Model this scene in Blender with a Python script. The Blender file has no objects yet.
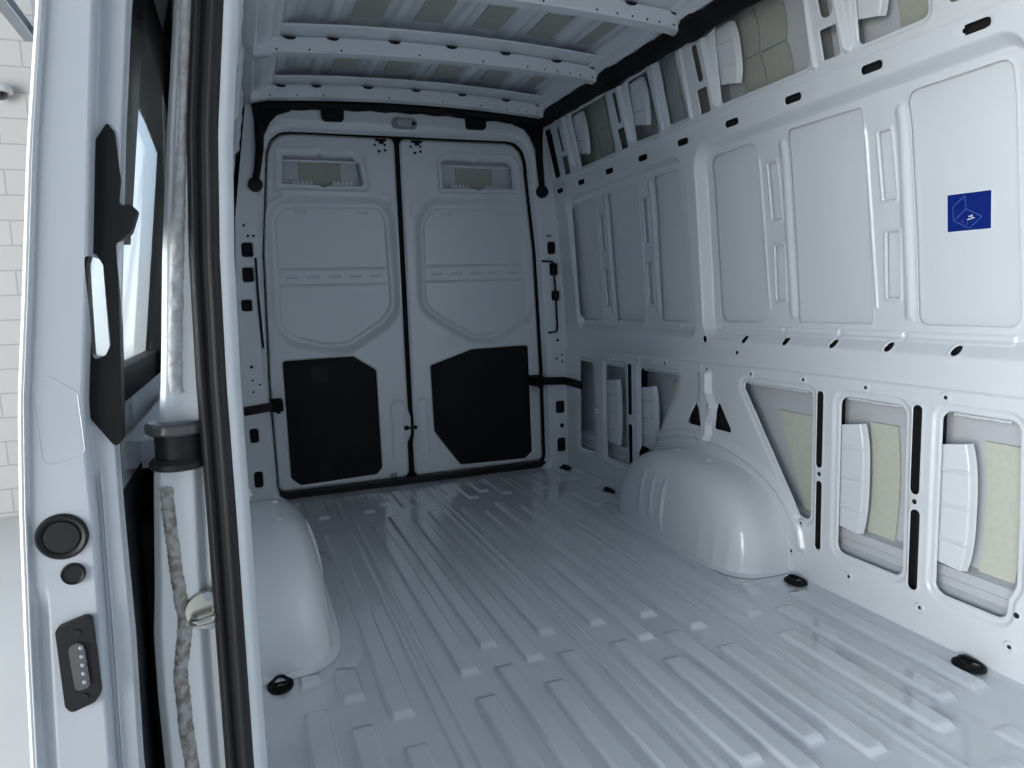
import bpy, bmesh, math, random
import numpy as np
from mathutils import Vector, Matrix

random.seed(4)
S = bpy.context.scene
COL = S.collection

# ------------------------------------------------------------------ camera
cd = bpy.data.cameras.new('camera')
cam = bpy.data.objects.new('camera', cd)
COL.objects.link(cam)
R = [[0.9323, -0.0747, 0.3539], [-0.3603, -0.1033, 0.9271], [-0.0327, -0.9918, -0.1232]]
cam.matrix_world = Matrix((
    (R[0][0], -R[0][1], -R[0][2], 0.0),
    (R[1][0], -R[1][1], -R[1][2], 0.0),
    (R[2][0], -R[2][1], -R[2][2], 1.0),
    (0, 0, 0, 1)))
cd.sensor_width = 36
cd.lens = 700 / 1024 * 36
cd.clip_start = 0.02
S.camera = cam

# ------------------------------------------------------------------ world + light
w = bpy.data.worlds.new('daylight')
S.world = w
w.use_nodes = True
nt = w.node_tree
bg = nt.nodes['Background']
tc = nt.nodes.new('ShaderNodeTexCoord')
sp = nt.nodes.new('ShaderNodeSeparateXYZ')
rp = nt.nodes.new('ShaderNodeValToRGB')
nt.links.new(tc.outputs['Generated'], sp.inputs[0])
mr = nt.nodes.new('ShaderNodeMapRange')
mr.inputs['From Min'].default_value = -1
nt.links.new(sp.outputs['Z'], mr.inputs['Value'])
nt.links.new(mr.outputs[0], rp.inputs[0])
rp.color_ramp.elements[0].position = 0.42
rp.color_ramp.elements[0].color = (0.62, 0.60, 0.56, 1)
rp.color_ramp.elements[1].position = 0.60
rp.color_ramp.elements[1].color = (0.66, 0.82, 1.0, 1)
# the yard beyond the van's tail is much brighter than the hall behind the photographer
my = nt.nodes.new('ShaderNodeMapRange')
my.inputs['From Min'].default_value = -0.3
my.inputs['From Max'].default_value = 0.6
my.inputs['To Min'].default_value = 0.45
my.inputs['To Max'].default_value = 1.9
nt.links.new(sp.outputs['Y'], my.inputs['Value'])
vm = nt.nodes.new('ShaderNodeVectorMath')
vm.operation = 'SCALE'
nt.links.new(rp.outputs[0], vm.inputs[0])
nt.links.new(my.outputs[0], vm.inputs['Scale'])
nt.links.new(vm.outputs[0], bg.inputs['Color'])
bg.inputs['Strength'].default_value = 0.75


def area(name, loc, rot, sx, sy, power, col):
    l = bpy.data.lights.new(name, 'AREA')
    l.shape = 'RECTANGLE'
    l.size = sx
    l.size_y = sy
    l.energy = power
    l.color = col
    o = bpy.data.objects.new(name, l)
    o.location = loc
    o.rotation_euler = rot
    COL.objects.link(o)
    return o


# area lights to the left of the van, facing its side door
# the wide open workshop gate across from the side door, full of daylight
# (sky in its upper half, sunlit yard in its lower half)
area('gate_sky_daylight', (-6.0, -1.8, 2.35), (0, math.radians(-90), 0), 1.9, 7.5, 510, (0.82, 0.92, 1.0))
area('gate_yard_daylight', (-6.0, -1.8, 0.40), (0, math.radians(-90), 0), 1.9, 7.5, 505, (1.0, 0.93, 0.84))

vs_ = S.view_settings
vs_.view_transform = 'Standard'
vs_.look = 'None'
vs_.gamma = 1
vs_.use_curve_mapping = False
vs_.exposure = 0.0
S.cycles.max_bounces = 16
S.cycles.diffuse_bounces = 10
S.cycles.glossy_bounces = 8


# ------------------------------------------------------------------ materials
def mat(name, col, rough=0.5, metal=0.0, coat=0.0, noise=0.0, nscale=30.0, bump=0.0, trans=0.0, col2=None, spec=0.5, emit=None):
    m = bpy.data.materials.new(name)
    m.use_nodes = True
    t = m.node_tree
    b = t.nodes['Principled BSDF']
    b.inputs['Roughness'].default_value = rough
    b.inputs['Metallic'].default_value = metal
    b.inputs['Coat Weight'].default_value = coat
    b.inputs['Coat Roughness'].default_value = 0.06
    b.inputs['Specular IOR Level'].default_value = spec
    b.inputs['Transmission Weight'].default_value = trans
    c = t.nodes.new('ShaderNodeTexCoord')
    n = t.nodes.new('ShaderNodeTexNoise')
    n.inputs['Scale'].default_value = nscale
    n.inputs['Detail'].default_value = 5
    t.links.new(c.outputs['Object'], n.inputs['Vector'])
    mx = t.nodes.new('ShaderNodeMix')
    mx.data_type = 'RGBA'
    c2 = col2 if col2 else tuple(x * (1 - noise) for x in col)
    mx.inputs[6].default_value = (*col, 1)
    mx.inputs[7].default_value = (*c2, 1)
    if col2:
        r = t.nodes.new('ShaderNodeValToRGB')
        r.color_ramp.elements[0].position = 0.42
        r.color_ramp.elements[1].position = 0.62
        t.links.new(n.outputs[0], r.inputs[0])
        t.links.new(r.outputs[0], mx.inputs[0])
    else:
        t.links.new(n.outputs[0], mx.inputs[0])
    t.links.new(mx.outputs[2], b.inputs['Base Color'])
    if bump:
        bp = t.nodes.new('ShaderNodeBump')
        bp.inputs['Strength'].default_value = bump
        bp.inputs['Distance'].default_value = 0.002
        t.links.new(n.outputs[0], bp.inputs['Height'])
        t.links.new(bp.outputs[0], b.inputs['Normal'])
    if emit:
        b.inputs['Emission Color'].default_value = (*emit[0], 1)
        b.inputs['Emission Strength'].default_value = emit[1]
    return m


M = {
    'paint': mat('body_paint', (0.765, 0.802, 0.838), 0.25, coat=0.5, noise=0.04, nscale=3),
    'floor': mat('floor_paint', (0.71, 0.75, 0.80), 0.12, coat=1.0, noise=0.12, nscale=5),
    'skin': mat('skin_primer', (0.60, 0.63, 0.67), 0.5, noise=0.05, nscale=6),
    'dimpaint': mat('body_paint_dimmed', (0.43, 0.465, 0.512), 0.22, coat=0.9, noise=0.02, nscale=2),  # copy of the body paint with dimmer light put into its colour
    'shadefelt': mat('cream_felt_shaded', (0.46, 0.48, 0.425), 0.9, noise=0.18, nscale=60, bump=0.5),  # cream felt with the shade of the upper cavities put into its colour
    'felt': mat('cream_felt', (0.66, 0.68, 0.59), 0.9, noise=0.18, nscale=60, bump=0.5),
    'rubber': mat('black_rubber', (0.012, 0.012, 0.014), 0.5, noise=0.2, spec=0.3),
    'plastic': mat('black_plastic', (0.008, 0.009, 0.011), 0.6, noise=0.2, spec=0.2),
    'trim': mat('black_trim_board', (0.006, 0.007, 0.010), 0.62, noise=0.3, nscale=200, bump=0.2, spec=0.25),
    'gap': mat('cavity_shade', (0.012, 0.013, 0.015), 0.9),  # near-black stands in for the shade inside holes and cavities
    'smoke': mat('smoked_plastic', (0.10, 0.10, 0.105), 0.25, noise=0.3, nscale=150),
    'chrome': mat('zinc_metal', (0.55, 0.54, 0.50), 0.30, metal=1.0, noise=0.1),
    'grey': mat('grey_plastic', (0.30, 0.31, 0.32), 0.4, noise=0.1),
    'sealant': mat('seam_sealant', (0.46, 0.45, 0.43), 0.7, nscale=110, bump=1.0, col2=(0.24, 0.21, 0.18)),
    'sealwhite': mat('painted_sealant', (0.62, 0.64, 0.65), 0.45, nscale=90, bump=1.0, col2=(0.50, 0.50, 0.50)),
    'blue': mat('blue_sticker', (0.002, 0.018, 0.20), 0.35),
    'white': mat('white_print', (0.75, 0.80, 0.88), 0.5),
    'line': mat('pale_blue_print', (0.10, 0.18, 0.55), 0.5),
    'bwhite': mat('white_plastic', (0.75, 0.75, 0.74), 0.4, noise=0.05),
    'concrete': mat('ground_concrete', (0.76, 0.73, 0.69), 0.7, noise=0.1, nscale=1.5),
    'steel': mat('galvanised_steel', (0.42, 0.46, 0.52), 0.4, metal=0.6, noise=0.3, nscale=6),
    'lens': mat('lamp_lens', (0.55, 0.56, 0.55), 0.15, noise=0.3, nscale=80),
    'blackpaint': mat('black_gloss', (0.01, 0.011, 0.014), 0.12, coat=1.0),
}
gm = bpy.data.materials.new('window_glass')
gm.use_nodes = True
gb = gm.node_tree.nodes['Principled BSDF']
gb.inputs['Base Color'].default_value = (0.9, 0.95, 0.97, 1)
gb.inputs['Transmission Weight'].default_value = 1
gb.inputs['Roughness'].default_value = 0.0
gb.inputs['IOR'].default_value = 1.1
M['glass'] = gm
# block wall
bm_ = bpy.data.materials.new('painted_blockwork')
bm_.use_nodes = True
t = bm_.node_tree
br = t.nodes.new('ShaderNodeTexBrick')
tcn = t.nodes.new('ShaderNodeTexCoord')
mp = t.nodes.new('ShaderNodeMapping')
mp.inputs['Rotation'].default_value = (math.pi / 2, 0, 0)
t.links.new(tcn.outputs['Object'], mp.inputs[0])
t.links.new(mp.outputs[0], br.inputs['Vector'])
br.inputs['Color1'].default_value = (0.66, 0.645, 0.63, 1)
br.inputs['Color2'].default_value = (0.63, 0.62, 0.60, 1)
br.inputs['Mortar'].default_value = (0.47, 0.465, 0.46, 1)
br.inputs['Scale'].default_value = 1.0
br.inputs['Brick Width'].default_value = 0.40
br.inputs['Row Height'].default_value = 0.19
br.inputs['Mortar Size'].default_value = 0.006
t.links.new(br.outputs[0], t.nodes['Principled BSDF'].inputs['Base Color'])
t.nodes['Principled BSDF'].inputs['Roughness'].default_value = 0.7
M['block'] = bm_


# ------------------------------------------------------------------ object helpers
def link(name, me, m, parent=None, smooth=True):
    o = bpy.data.objects.new(name, me)
    COL.objects.link(o)
    if m is not None:
        me.materials.append(M[m])
    if parent is not None:
        o.parent = parent
        o.matrix_parent_inverse = Matrix.Translation(parent.location).inverted() if parent.location.length else Matrix()
    if smooth:
        for p in me.polygons:
            p.use_smooth = True
    return o


def raw(name, V, F, m, parent=None, smooth=True):
    me = bpy.data.meshes.new(name)
    me.from_pydata([tuple(map(float, v)) for v in V], [], [tuple(map(int, f)) for f in F])
    me.update()
    return link(name, me, m, parent, smooth)


def from_bm(name, bm, m, parent=None, smooth=True, bevel=0.0, seg=2):
    me = bpy.data.meshes.new(name)
    if bevel:
        es = [e for e in bm.edges if len(e.link_faces) == 2 and e.calc_face_angle(0) > 0.5]
        bmesh.ops.bevel(bm, geom=es, offset=bevel, segments=seg, affect='EDGES', clamp_overlap=True)
    bmesh.ops.recalc_face_normals(bm, faces=bm.faces)
    bm.to_mesh(me)
    bm.free()
    o = link(name, me, m, parent, smooth)
    if smooth:
        try:
            me.set_sharp_from_angle(angle=math.radians(38))
        except Exception:
            pass
    return o


def tag(o, label=None, cat=None, group=None, kind=None):
    if label:
        o['label'] = label
    if cat:
        o['category'] = cat
    if group:
        o['group'] = group
    if kind:
        o['kind'] = kind
    return o


def empty(name, loc=(0, 0, 0), label=None, cat=None, group=None, kind=None):
    o = bpy.data.objects.new(name, None)
    COL.objects.link(o)
    o.location = loc
    tag(o, label, cat, group, kind)
    return o


def badd(bm, x0, x1, y0, y1, z0, z1):
    v = [bm.verts.new(p) for p in ((x0, y0, z0), (x1, y0, z0), (x1, y1, z0), (x0, y1, z0), (x0, y0, z1), (x1, y0, z1), (x1, y1, z1), (x0, y1, z1))]
    for f in ((0, 3, 2, 1), (4, 5, 6, 7), (0, 1, 5, 4), (1, 2, 6, 5), (2, 3, 7, 6), (3, 0, 4, 7)):
        bm.faces.new([v[i] for i in f])
    return v


def box(name, x0, x1, y0, y1, z0, z1, m, parent=None, bevel=0.0):
    bm = bmesh.new()
    badd(bm, x0, x1, y0, y1, z0, z1)
    return from_bm(name, bm, m, parent, bevel=bevel)


def fillet(poly, r, n=5):
    P = [np.array(p, float) for p in poly]
    out = []
    N = len(P)
    for i in range(N):
        a, b, c = P[i - 1], P[i], P[(i + 1) % N]
        d1, d2 = a - b, c - b
        l1, l2 = np.linalg.norm(d1), np.linalg.norm(d2)
        d1 /= l1
        d2 /= l2
        ang = math.acos(max(-1, min(1, float(d1 @ d2))))
        if r <= 0 or ang > 3.05:
            out.append(tuple(b))
            continue
        t = min(r / math.tan(ang / 2), 0.48 * l1, 0.48 * l2)
        rr = t * math.tan(ang / 2)
        p1, p2 = b + d1 * t, b + d2 * t
        bis = d1 + d2
        bis /= np.linalg.norm(bis)
        cen = b + bis * (rr / math.sin(ang / 2))
        a1 = math.atan2(*(p1 - cen)[::-1])
        a2 = math.atan2(*(p2 - cen)[::-1])
        da = (a2 - a1 + math.pi) % (2 * math.pi) - math.pi
        for k in range(n + 1):
            q = a1 + da * k / n
            out.append((cen[0] + rr * math.cos(q), cen[1] + rr * math.sin(q)))
    return out


def rrect(u0, u1, v0, v1, r=0.01):
    return fillet([(u0, v0), (u1, v0), (u1, v1), (u0, v1)], r)


def circ(u, v, r, rv=None, n=16):
    rv = rv or r
    return [(u + r * math.cos(2 * math.pi * k / n), v + rv * math.sin(2 * math.pi * k / n)) for k in range(n)]


def sdf(poly, U, V):
    P = np.array(poly, float)
    d = np.full(U.shape, 1e9)
    inside = np.zeros(U.shape, bool)
    N = len(P)
    for i in range(N):
        a, b = P[i], P[(i + 1) % N]
        ex, ey = b - a
        wx, wy = U - a[0], V - a[1]
        L = ex * ex + ey * ey
        if L < 1e-14:
            continue
        h = np.clip((wx * ex + wy * ey) / L, 0, 1)
        dx, dy = wx - ex * h, wy - ey * h
        d = np.minimum(d, dx * dx + dy * dy)
        c = (a[1] > V) != (b[1] > V)
        if ey != 0:
            xi = a[0] + (V - a[1]) * ex / ey
            inside ^= c & (U < xi)
    d = np.sqrt(d)
    return np.where(inside, -d, d)


def sm(t):
    t = np.clip(t, 0, 1)
    return t * t * (3 - 2 * t)


def panel(name, us, vs, ops, pos, m, parent=None, flip=False, solid=0.0):
    """pressed sheet: relief and cut-outs evaluated on a fine grid whose vertices are pulled onto the cut edges"""
    us = np.array(us, float)
    vs = np.array(vs, float)
    U, V = np.meshgrid(us, vs, indexing='ij')
    cu = np.gradient(us)[:, None] * np.ones_like(U)
    cv = np.gradient(vs)[None, :] * np.ones_like(U)
    cell = np.maximum(cu, cv)
    moved = np.zeros(U.shape, bool)

    def window(poly, mgn):
        P = np.array(poly)
        i0, i1 = np.searchsorted(us, [P[:, 0].min() - mgn, P[:, 0].max() + mgn])
        j0, j1 = np.searchsorted(vs, [P[:, 1].min() - mgn, P[:, 1].max() + mgn])
        return slice(max(i0 - 1, 0), i1 + 1), slice(max(j0 - 1, 0), j1 + 1)

    for op in ops:
        if op[0] not in ('hole', 'keep'):
            continue
        offs = {'hole': -(op[3] if op[0] == 'hole' else 0), 'keep': 0.0, 'step': op[4] if op[0] == 'step' and len(op) > 4 else 0.0}[op[0]]
        wdw = (slice(None), slice(None)) if op[0] == 'keep' else window(op[1], 0.06 + abs(offs))
        u, v = U[wdw], V[wdw]
        if u.size == 0:
            continue
        if op[0] == 'step' and op[3] > 0.012:
            continue
        f = sdf(op[1], u, v) - offs
        e = 1e-4
        gx = (sdf(op[1], u + e, v) - offs - f) / e
        gy = (sdf(op[1], u, v + e) - offs - f) / e
        gl = np.sqrt(gx * gx + gy * gy) + 1e-9
        k = (np.abs(f) < 0.52 * (np.abs(gx) * cu[wdw] + np.abs(gy) * cv[wdw]) / gl) & ~moved[wdw] & (gl > 0.5)
        u2 = np.where(k, u - f * gx / gl, u)
        v2 = np.where(k, v - f * gy / gl, v)
        U[wdw] = u2
        V[wdw] = v2
        if op[0] != 'step':
            mv = moved[wdw]
            mv |= k
            moved[wdw] = mv
    D = np.zeros(U.shape)
    dead = np.zeros((len(us) - 1, len(vs) - 1), bool)
    for op in ops:
        k = op[0]
        if k == 'step':      # poly, depth, width, offset
            off = op[4] if len(op) > 4 else 0
            wd = window(op[1], 0.06 + op[3] + abs(off))
            s = sdf(op[1], U[wd], V[wd]) - off
            D[wd] += op[2] * sm(-s / op[3] + 0.5)
        elif k == 'recess':  # poly, depth, side width, sill height, sill run
            wd = window(op[1], 0.06)
            s = sdf(op[1], U[wd], V[wd])
            ramp = np.clip((V[wd] - op[4]) / op[5], 0, 1)
            D[wd] += op[2] * sm(-s / op[3] + 0.5) * (0.35 * sm(ramp) + 0.65 * ramp)
        elif k == 'hole':    # poly, flange depth, flange width
            wd = window(op[1], 0.05)
            s = sdf(op[1], U[wd], V[wd])
            D[wd] += op[2] * sm(-s / op[3])
            D[wd] -= 0.0 * s
            f = s + op[3]
            fc = (f[:-1, :-1] + f[1:, :-1] + f[1:, 1:] + f[:-1, 1:]) / 4
            dd = dead[wd[0].start:wd[0].start + fc.shape[0], wd[1].start:wd[1].start + fc.shape[1]]
            dd |= fc[:dd.shape[0], :dd.shape[1]] < -1e-5
        elif k == 'keep':
            s = sdf(op[1], U, V)
            fc = (s[:-1, :-1] + s[1:, :-1] + s[1:, 1:] + s[:-1, 1:]) / 4
            dead |= fc > 1e-5
            if len(op) > 2:      # edge turned back
                D += op[2] * sm(1 + s / op[3])
        elif k == 'ridge':   # polyline, half width, height
            L = op[1]
            P = np.array(L)
            wd = window(L, op[2] * 1.5)
            u, v = U[wd], V[wd]
            d = np.full(u.shape, 1e9)
            for a, b in zip(P[:-1], P[1:]):
                e_ = b - a
                h = np.clip(((u - a[0]) * e_[0] + (v - a[1]) * e_[1]) / (e_ @ e_), 0, 1)
                d = np.minimum(d, np.hypot(u - a[0] - e_[0] * h, v - a[1] - e_[1] * h))
            D[wd] -= op[3] * sm(1 - d / op[2])
        elif k == 'lip':     # poly, height, width
            wd = window(op[1], op[3] * 3)
            s = sdf(op[1], U[wd], V[wd])
            D[wd] -= op[2] * np.exp(-(s / op[3]) ** 2)
        elif k == 'func':
            D += op[1](U, V)
    X, Y, Z = pos(U, V, D)
    nu, nv = len(us), len(vs)
    Vt = np.stack([X, Y, Z], -1).reshape(-1, 3)
    I, J = np.nonzero(~dead)
    a = I * nv + J
    F = np.stack([a, a + nv, a + nv + 1, a + 1], -1)
    if flip:
        F = F[:, ::-1]
    used = np.unique(F)
    remap = -np.ones(len(Vt), int)
    remap[used] = np.arange(len(used))
    Vt = Vt[used]
    F = remap[F]
    me = bpy.data.meshes.new(name)
    me.vertices.add(len(Vt))
    me.vertices.foreach_set('co', Vt.astype(np.float32).ravel())
    me.loops.add(F.size)
    me.loops.foreach_set('vertex_index', F.astype(np.int32).ravel())
    me.polygons.add(len(F))
    me.polygons.foreach_set('loop_start', np.arange(0, F.size, 4, dtype=np.int32))
    try:
        me.polygons.foreach_set('loop_total', np.full(len(F), 4, np.int32))
    except Exception:
        pass
    me.update(calc_edges=True)
    me.validate()
    me.polygons.foreach_set('use_smooth', np.ones(len(me.polygons), bool))
    o = bpy.data.objects.new(name, me)
    COL.objects.link(o)
    me.materials.append(M[m])
    if parent is not None:
        o.parent = parent
    return o


def lines(a, b, step, fine, ops, axis, pad=0.007):
    """grid lines: coarse everywhere, fine where a pressed edge runs across this axis"""
    need = []
    for op in ops:
        if op[0] not in ('step', 'hole', 'lip', 'ridge', 'keep', 'recess'):
            continue
        Q = list(op[1])
        wd = {'step': (op[2:] + (0,))[1] / 2 if len(op) > 3 else 0, 'lip': 0.004, 'ridge': op[2] if op[0] == 'ridge' else 0}.get(op[0], 0.004)
        off = op[4] if op[0] == 'step' and len(op) > 4 else 0.0
        segs_ = list(zip(Q, Q[1:] + ([Q[0]] if op[0] != 'ridge' else [])))
        for p, q in segs_:
            L = math.hypot(q[0] - p[0], q[1] - p[1])
            dd = abs(q[axis] - p[axis])
            if L > 0.012 and dd < 0.45 * L and (dd < 0.06):
                for o_ in ((-abs(off), abs(off)) if off else (0,)):
                    need.append((min(p[axis], q[axis]) - wd - pad + o_ - 0.001, max(p[axis], q[axis]) + wd + pad + o_ + 0.001))
    diag = []
    for op in ops:
        if op[0] in ('hole', 'ridge'):
            Q = list(op[1])
            for p, q in zip(Q, Q[1:] + ([Q[0]] if op[0] == 'hole' else [])):
                dx_, dy_ = abs(q[0] - p[0]), abs(q[1] - p[1])
                if dx_ > 0.03 and dy_ > 0.03:
                    diag.append((min(p[axis], q[axis]) - 0.02, max(p[axis], q[axis]) + 0.02))
    need.sort()
    mer = []
    for n0, n1 in need:
        if mer and n0 <= mer[-1][1] + fine:
            mer[-1][1] = max(mer[-1][1], n1)
        else:
            mer.append([n0, n1])
    out = []
    x = a
    k = 0
    while x < b:
        out.append(x)
        while k < len(mer) and mer[k][1] < x:
            k += 1
        if k < len(mer) and mer[k][0] <= x:
            x += fine
        else:
            nx = x + step
            if k < len(mer) and mer[k][0] < nx:
                nx = max(mer[k][0], x + fine * 0.7)
            x = nx
    out.append(b)
    mid = fine * 1.7
    res = [out[0]]
    for x in out[1:]:
        h = x - res[-1]
        c = (x + res[-1]) / 2
        if h > mid * 1.2 and any(d0_ <= c <= d1_ for d0_, d1_ in diag):
            n = int(math.ceil(h / mid))
            a0 = res[-1]
            res += [a0 + h * k / n for k in range(1, n)]
        res.append(x)
    return np.array(res)


def prism(name, poly, mapf, d0, d1, m, parent=None, bevel=0.0):
    """closed slab from a 2D outline; mapf(u,v,d) places it"""
    bm = bmesh.new()
    A = [bm.verts.new(mapf(u, v, d0)) for u, v in poly]
    B = [bm.verts.new(mapf(u, v, d1)) for u, v in poly]
    n = len(poly)
    bm.faces.new(A)
    bm.faces.new(B[::-1])
    for i in range(n):
        bm.faces.new((A[i], B[i], B[(i + 1) % n], A[(i + 1) % n]))
    return from_bm(name, bm, m, parent, bevel=bevel)


def tube_bm(bm, pts, r, n=10, flat=1.0):
    pts = [Vector(p) for p in pts]
    rs = r if isinstance(r, (list, tuple)) else [r] * len(pts)
    rings = []
    up0 = None
    for i, p in enumerate(pts):
        if i == 0:
            t = pts[1] - p
        elif i == len(pts) - 1:
            t = p - pts[-2]
        else:
            t = (pts[i + 1] - p).normalized() + (p - pts[i - 1]).normalized()
        t.normalize()
        if up0 is None:
            up0 = Vector((0, 0, 1)) if abs(t.z) < 0.9 else Vector((1, 0, 0))
        s = t.cross(up0).normalized()
        q = s.cross(t).normalized()
        up0 = q
        rings.append([bm.verts.new(p + s * rs[i] * math.cos(2 * math.pi * k / n) + q * rs[i] * flat * math.sin(2 * math.pi * k / n)) for k in range(n)])
    for a, b in zip(rings[:-1], rings[1:]):
        for k in range(n):
            bm.faces.new((a[k], a[(k + 1) % n], b[(k + 1) % n], b[k]))
    bm.faces.new(rings[0][::-1])
    bm.faces.new(rings[-1])


def tube(name, pts, r, m, parent=None, n=10, flat=1.0):
    bm = bmesh.new()
    tube_bm(bm, pts, r, n, flat)
    return from_bm(name, bm, m, parent)


def lathe_bm(bm, prof, org, axis='z', n=24):
    """prof: list of (radius, height)"""
    rings = []
    for r, h in prof:
        ring = []
        for k in range(n):
            a = 2 * math.pi * k / n
            c, s = r * math.cos(a), r * math.sin(a)
            p = {'z': (c, s, h), 'y': (c, h, s), 'x': (h, c, s)}[axis]
            ring.append(bm.verts.new((org[0] + p[0], org[1] + p[1], org[2] + p[2])))
        rings.append(ring)
    for a, b in zip(rings[:-1], rings[1:]):
        for k in range(n):
            bm.faces.new((a[k], a[(k + 1) % n], b[(k + 1) % n], b[k]))
    bm.faces.new(rings[0][::-1])
    bm.faces.new(rings[-1])


def lathe(name, prof, org, m, parent=None, axis='z', n=24):
    bm = bmesh.new()
    lathe_bm(bm, prof, org, axis, n)
    return from_bm(name, bm, m, parent)


# ------------------------------------------------------------------ van shell: side profile
ZP = [-0.2, 0, 0.80, 0.95, 1.42, 1.70, 1.98]
XPR = [1.745, 1.745, 1.745, 1.738, 1.708, 1.666, 1.622]


def XW(z):
    return np.interp(z, ZP, XPR)


VC = 0.865          # centre line of the van


def side_pos(mirror):
    if not mirror:
        return lambda u, v, d: (XW(v) + d, u, v)
    return lambda u, v, d: (2 * VC - 0.035 - (XW(v) + d), u, v)


def P(*a):
    return list(a)


# lower openings of the side wall (y, z)
L1 = fillet([(1.328, 0.160), (1.328, 0.662), (1.118, 0.662), (1.108, 0.40), (1.106, 0.245), (1.124, 0.205), (1.126, 0.144), (1.30, 0.144)], 0.03)
L2 = fillet([(1.672, 0.145), (1.672, 0.660), (1.432, 0.660), (1.426, 0.145)], 0.032)
L3 = fillet([(2.148, 0.66), (1.782, 0.66), (1.783, 0.215), (1.832, 0.215)], 0.022)
T1 = fillet([(2.490, 0.441), (2.405, 0.562), (2.374, 0.441)], 0.012)
T2 = fillet([(2.298, 0.446), (2.272, 0.575), (2.180, 0.446)], 0.012)
L4 = fillet([(2.866, 0.215), (2.866, 0.650), (2.545, 0.650), (2.562, 0.56), (2.665, 0.426), (2.715, 0.334), (2.775, 0.215)], 0.022)
L5 = fillet([(3.205, 0.146), (3.205, 0.645), (2.998, 0.650), (2.980, 0.146)], 0.022)
L6 = fillet([(3.515, 0.140), (3.500, 0.640), (3.330, 0.640), (3.322, 0.140)], 0.022)
SL = [rrect(1.377, 1.409, 0.408, 0.667, 0.0155), rrect(1.372, 1.405, 0.128, 0.368, 0.0155),
      rrect(1.731, 1.760, 0.408, 0.666, 0.014), rrect(1.730, 1.757, 0.128, 0.367, 0.013),
      rrect(2.930, 2.968, 0.408, 0.662, 0.014), rrect(2.928, 2.966, 0.128, 0.366, 0.014)]
# top openings
U = [fillet([(1.572, 1.665), (1.570, 1.93), (1.345, 1.93), (1.352, 1.665)], 0.018),
     fillet([(2.178, 1.663), (2.172, 1.928), (1.750, 1.93), (1.748, 1.663)], 0.02),
     fillet([(2.502, 1.665), (2.528, 1.925), (2.412, 1.925), (2.370, 1.665)], 0.015),
     fillet([(2.762, 1.655), (2.772, 1.912), (2.612, 1.912), (2.572, 1.655)], 0.015),
     fillet([(3.300, 1.643), (3.335, 1.912), (2.965, 1.912), (2.940, 1.650)], 0.018),
     fillet([(3.620, 1.640), (3.660, 1.905), (3.577, 1.905), (3.548, 1.640)], 0.012)]
US = [fillet([(1.300, 1.672), (1.306, 1.80), (1.250, 1.80), (1.244, 1.672)], 0.025),
      fillet([(1.688, 1.775), (1.706, 1.915), (1.652, 1.915), (1.640, 1.775)], 0.024),
      fillet([(1.692, 1.663), (1.700, 1.752), (1.636, 1.752), (1.628, 1.663)], 0.008),
      fillet([(2.282, 1.768), (2.302, 1.903), (2.268, 1.903), (2.248, 1.768)], 0.014),
      fillet([(2.288, 1.655), (2.298, 1.747), (2.238, 1.747), (2.228, 1.655)], 0.006),
      fillet([(2.877, 1.760), (2.900, 1.897), (2.868, 1.897), (2.851, 1.760)], 0.012),
      fillet([(2.882, 1.646), (2.895, 1.740), (2.834, 1.740), (2.823, 1.646)], 0.006),
      fillet([(3.476, 1.752), (3.500, 1.885), (3.468, 1.885), (3.450, 1.752)], 0.010),
      fillet([(3.480, 1.636), (3.490, 1.732), (3.424, 1.732), (3.416, 1.636)], 0.006)]
OV = [(1.233 + 0.2985 * k, 1.603 - 0.0039 * k) for k in range(8)] + [(3.579, 1.571)]
BELT = [(2.365, 0.806), (2.135, 0.813), (1.925, 0.816), (1.717, 0.818), (1.512, 0.819), (1.305, 0.820)]
SCREW = [(2.080, 0.690), (1.821, 0.694), (1.569, 0.695), (1.311, 0.696), (1.862, 0.085), (1.612, 0.085), (1.362, 0.086),
         (1.112, 0.087), (2.052, 0.343), (1.820, 0.197), (3.124, 0.682), (2.878, 0.683), (2.641, 0.687), (3.301, 0.378),
         (2.668, 0.335), (2.396, 0.685), (2.341, 0.685), (2.389, 0.538), (2.337, 0.541), (2.392, 0.386), (2.336, 0.388)]
W1 = fillet([(2.366, 0.800), (2.366, 1.545), (1.158, 1.560), (1.118, 1.50), (1.100, 0.850), (1.100, 0.800)], 0.085, 8)


def deeper(poly, k):
    """outline on the recessed sheet, drawn a little larger because the sheet lies further out"""
    return [(u * k, 1 + (v - 1) * k) for u, v in poly]


W1a = fillet([(2.250, 0.878), (2.262, 1.500), (2.012, 1.503), (1.998, 0.878)], 0.04)
W1b = fillet([(1.848, 0.882), (1.852, 1.10), (1.866, 1.46), (1.860, 1.508), (1.572, 1.506), (1.552, 0.884)], 0.012)
W1c = fillet([(1.402, 0.886), (1.406, 1.10), (1.422, 1.44), (1.428, 1.507), (1.150, 1.510), (1.128, 0.886)], 0.03)
W2 = fillet([(3.500, 0.800), (3.535, 1.520), (2.466, 1.540), (2.436, 0.800)], 0.065, 8)
W2a = fillet([(3.440, 0.868), (3.462, 1.478), (3.220, 1.478), (3.208, 0.868)], 0.035)
W2b = fillet([(3.064, 0.868), (3.070, 1.482), (2.826, 1.485), (2.812, 0.868)], 0.012)
W2c = fillet([(2.668, 0.870), (2.656, 1.492), (2.478, 1.494), (2.468, 0.870)], 0.02)
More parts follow.
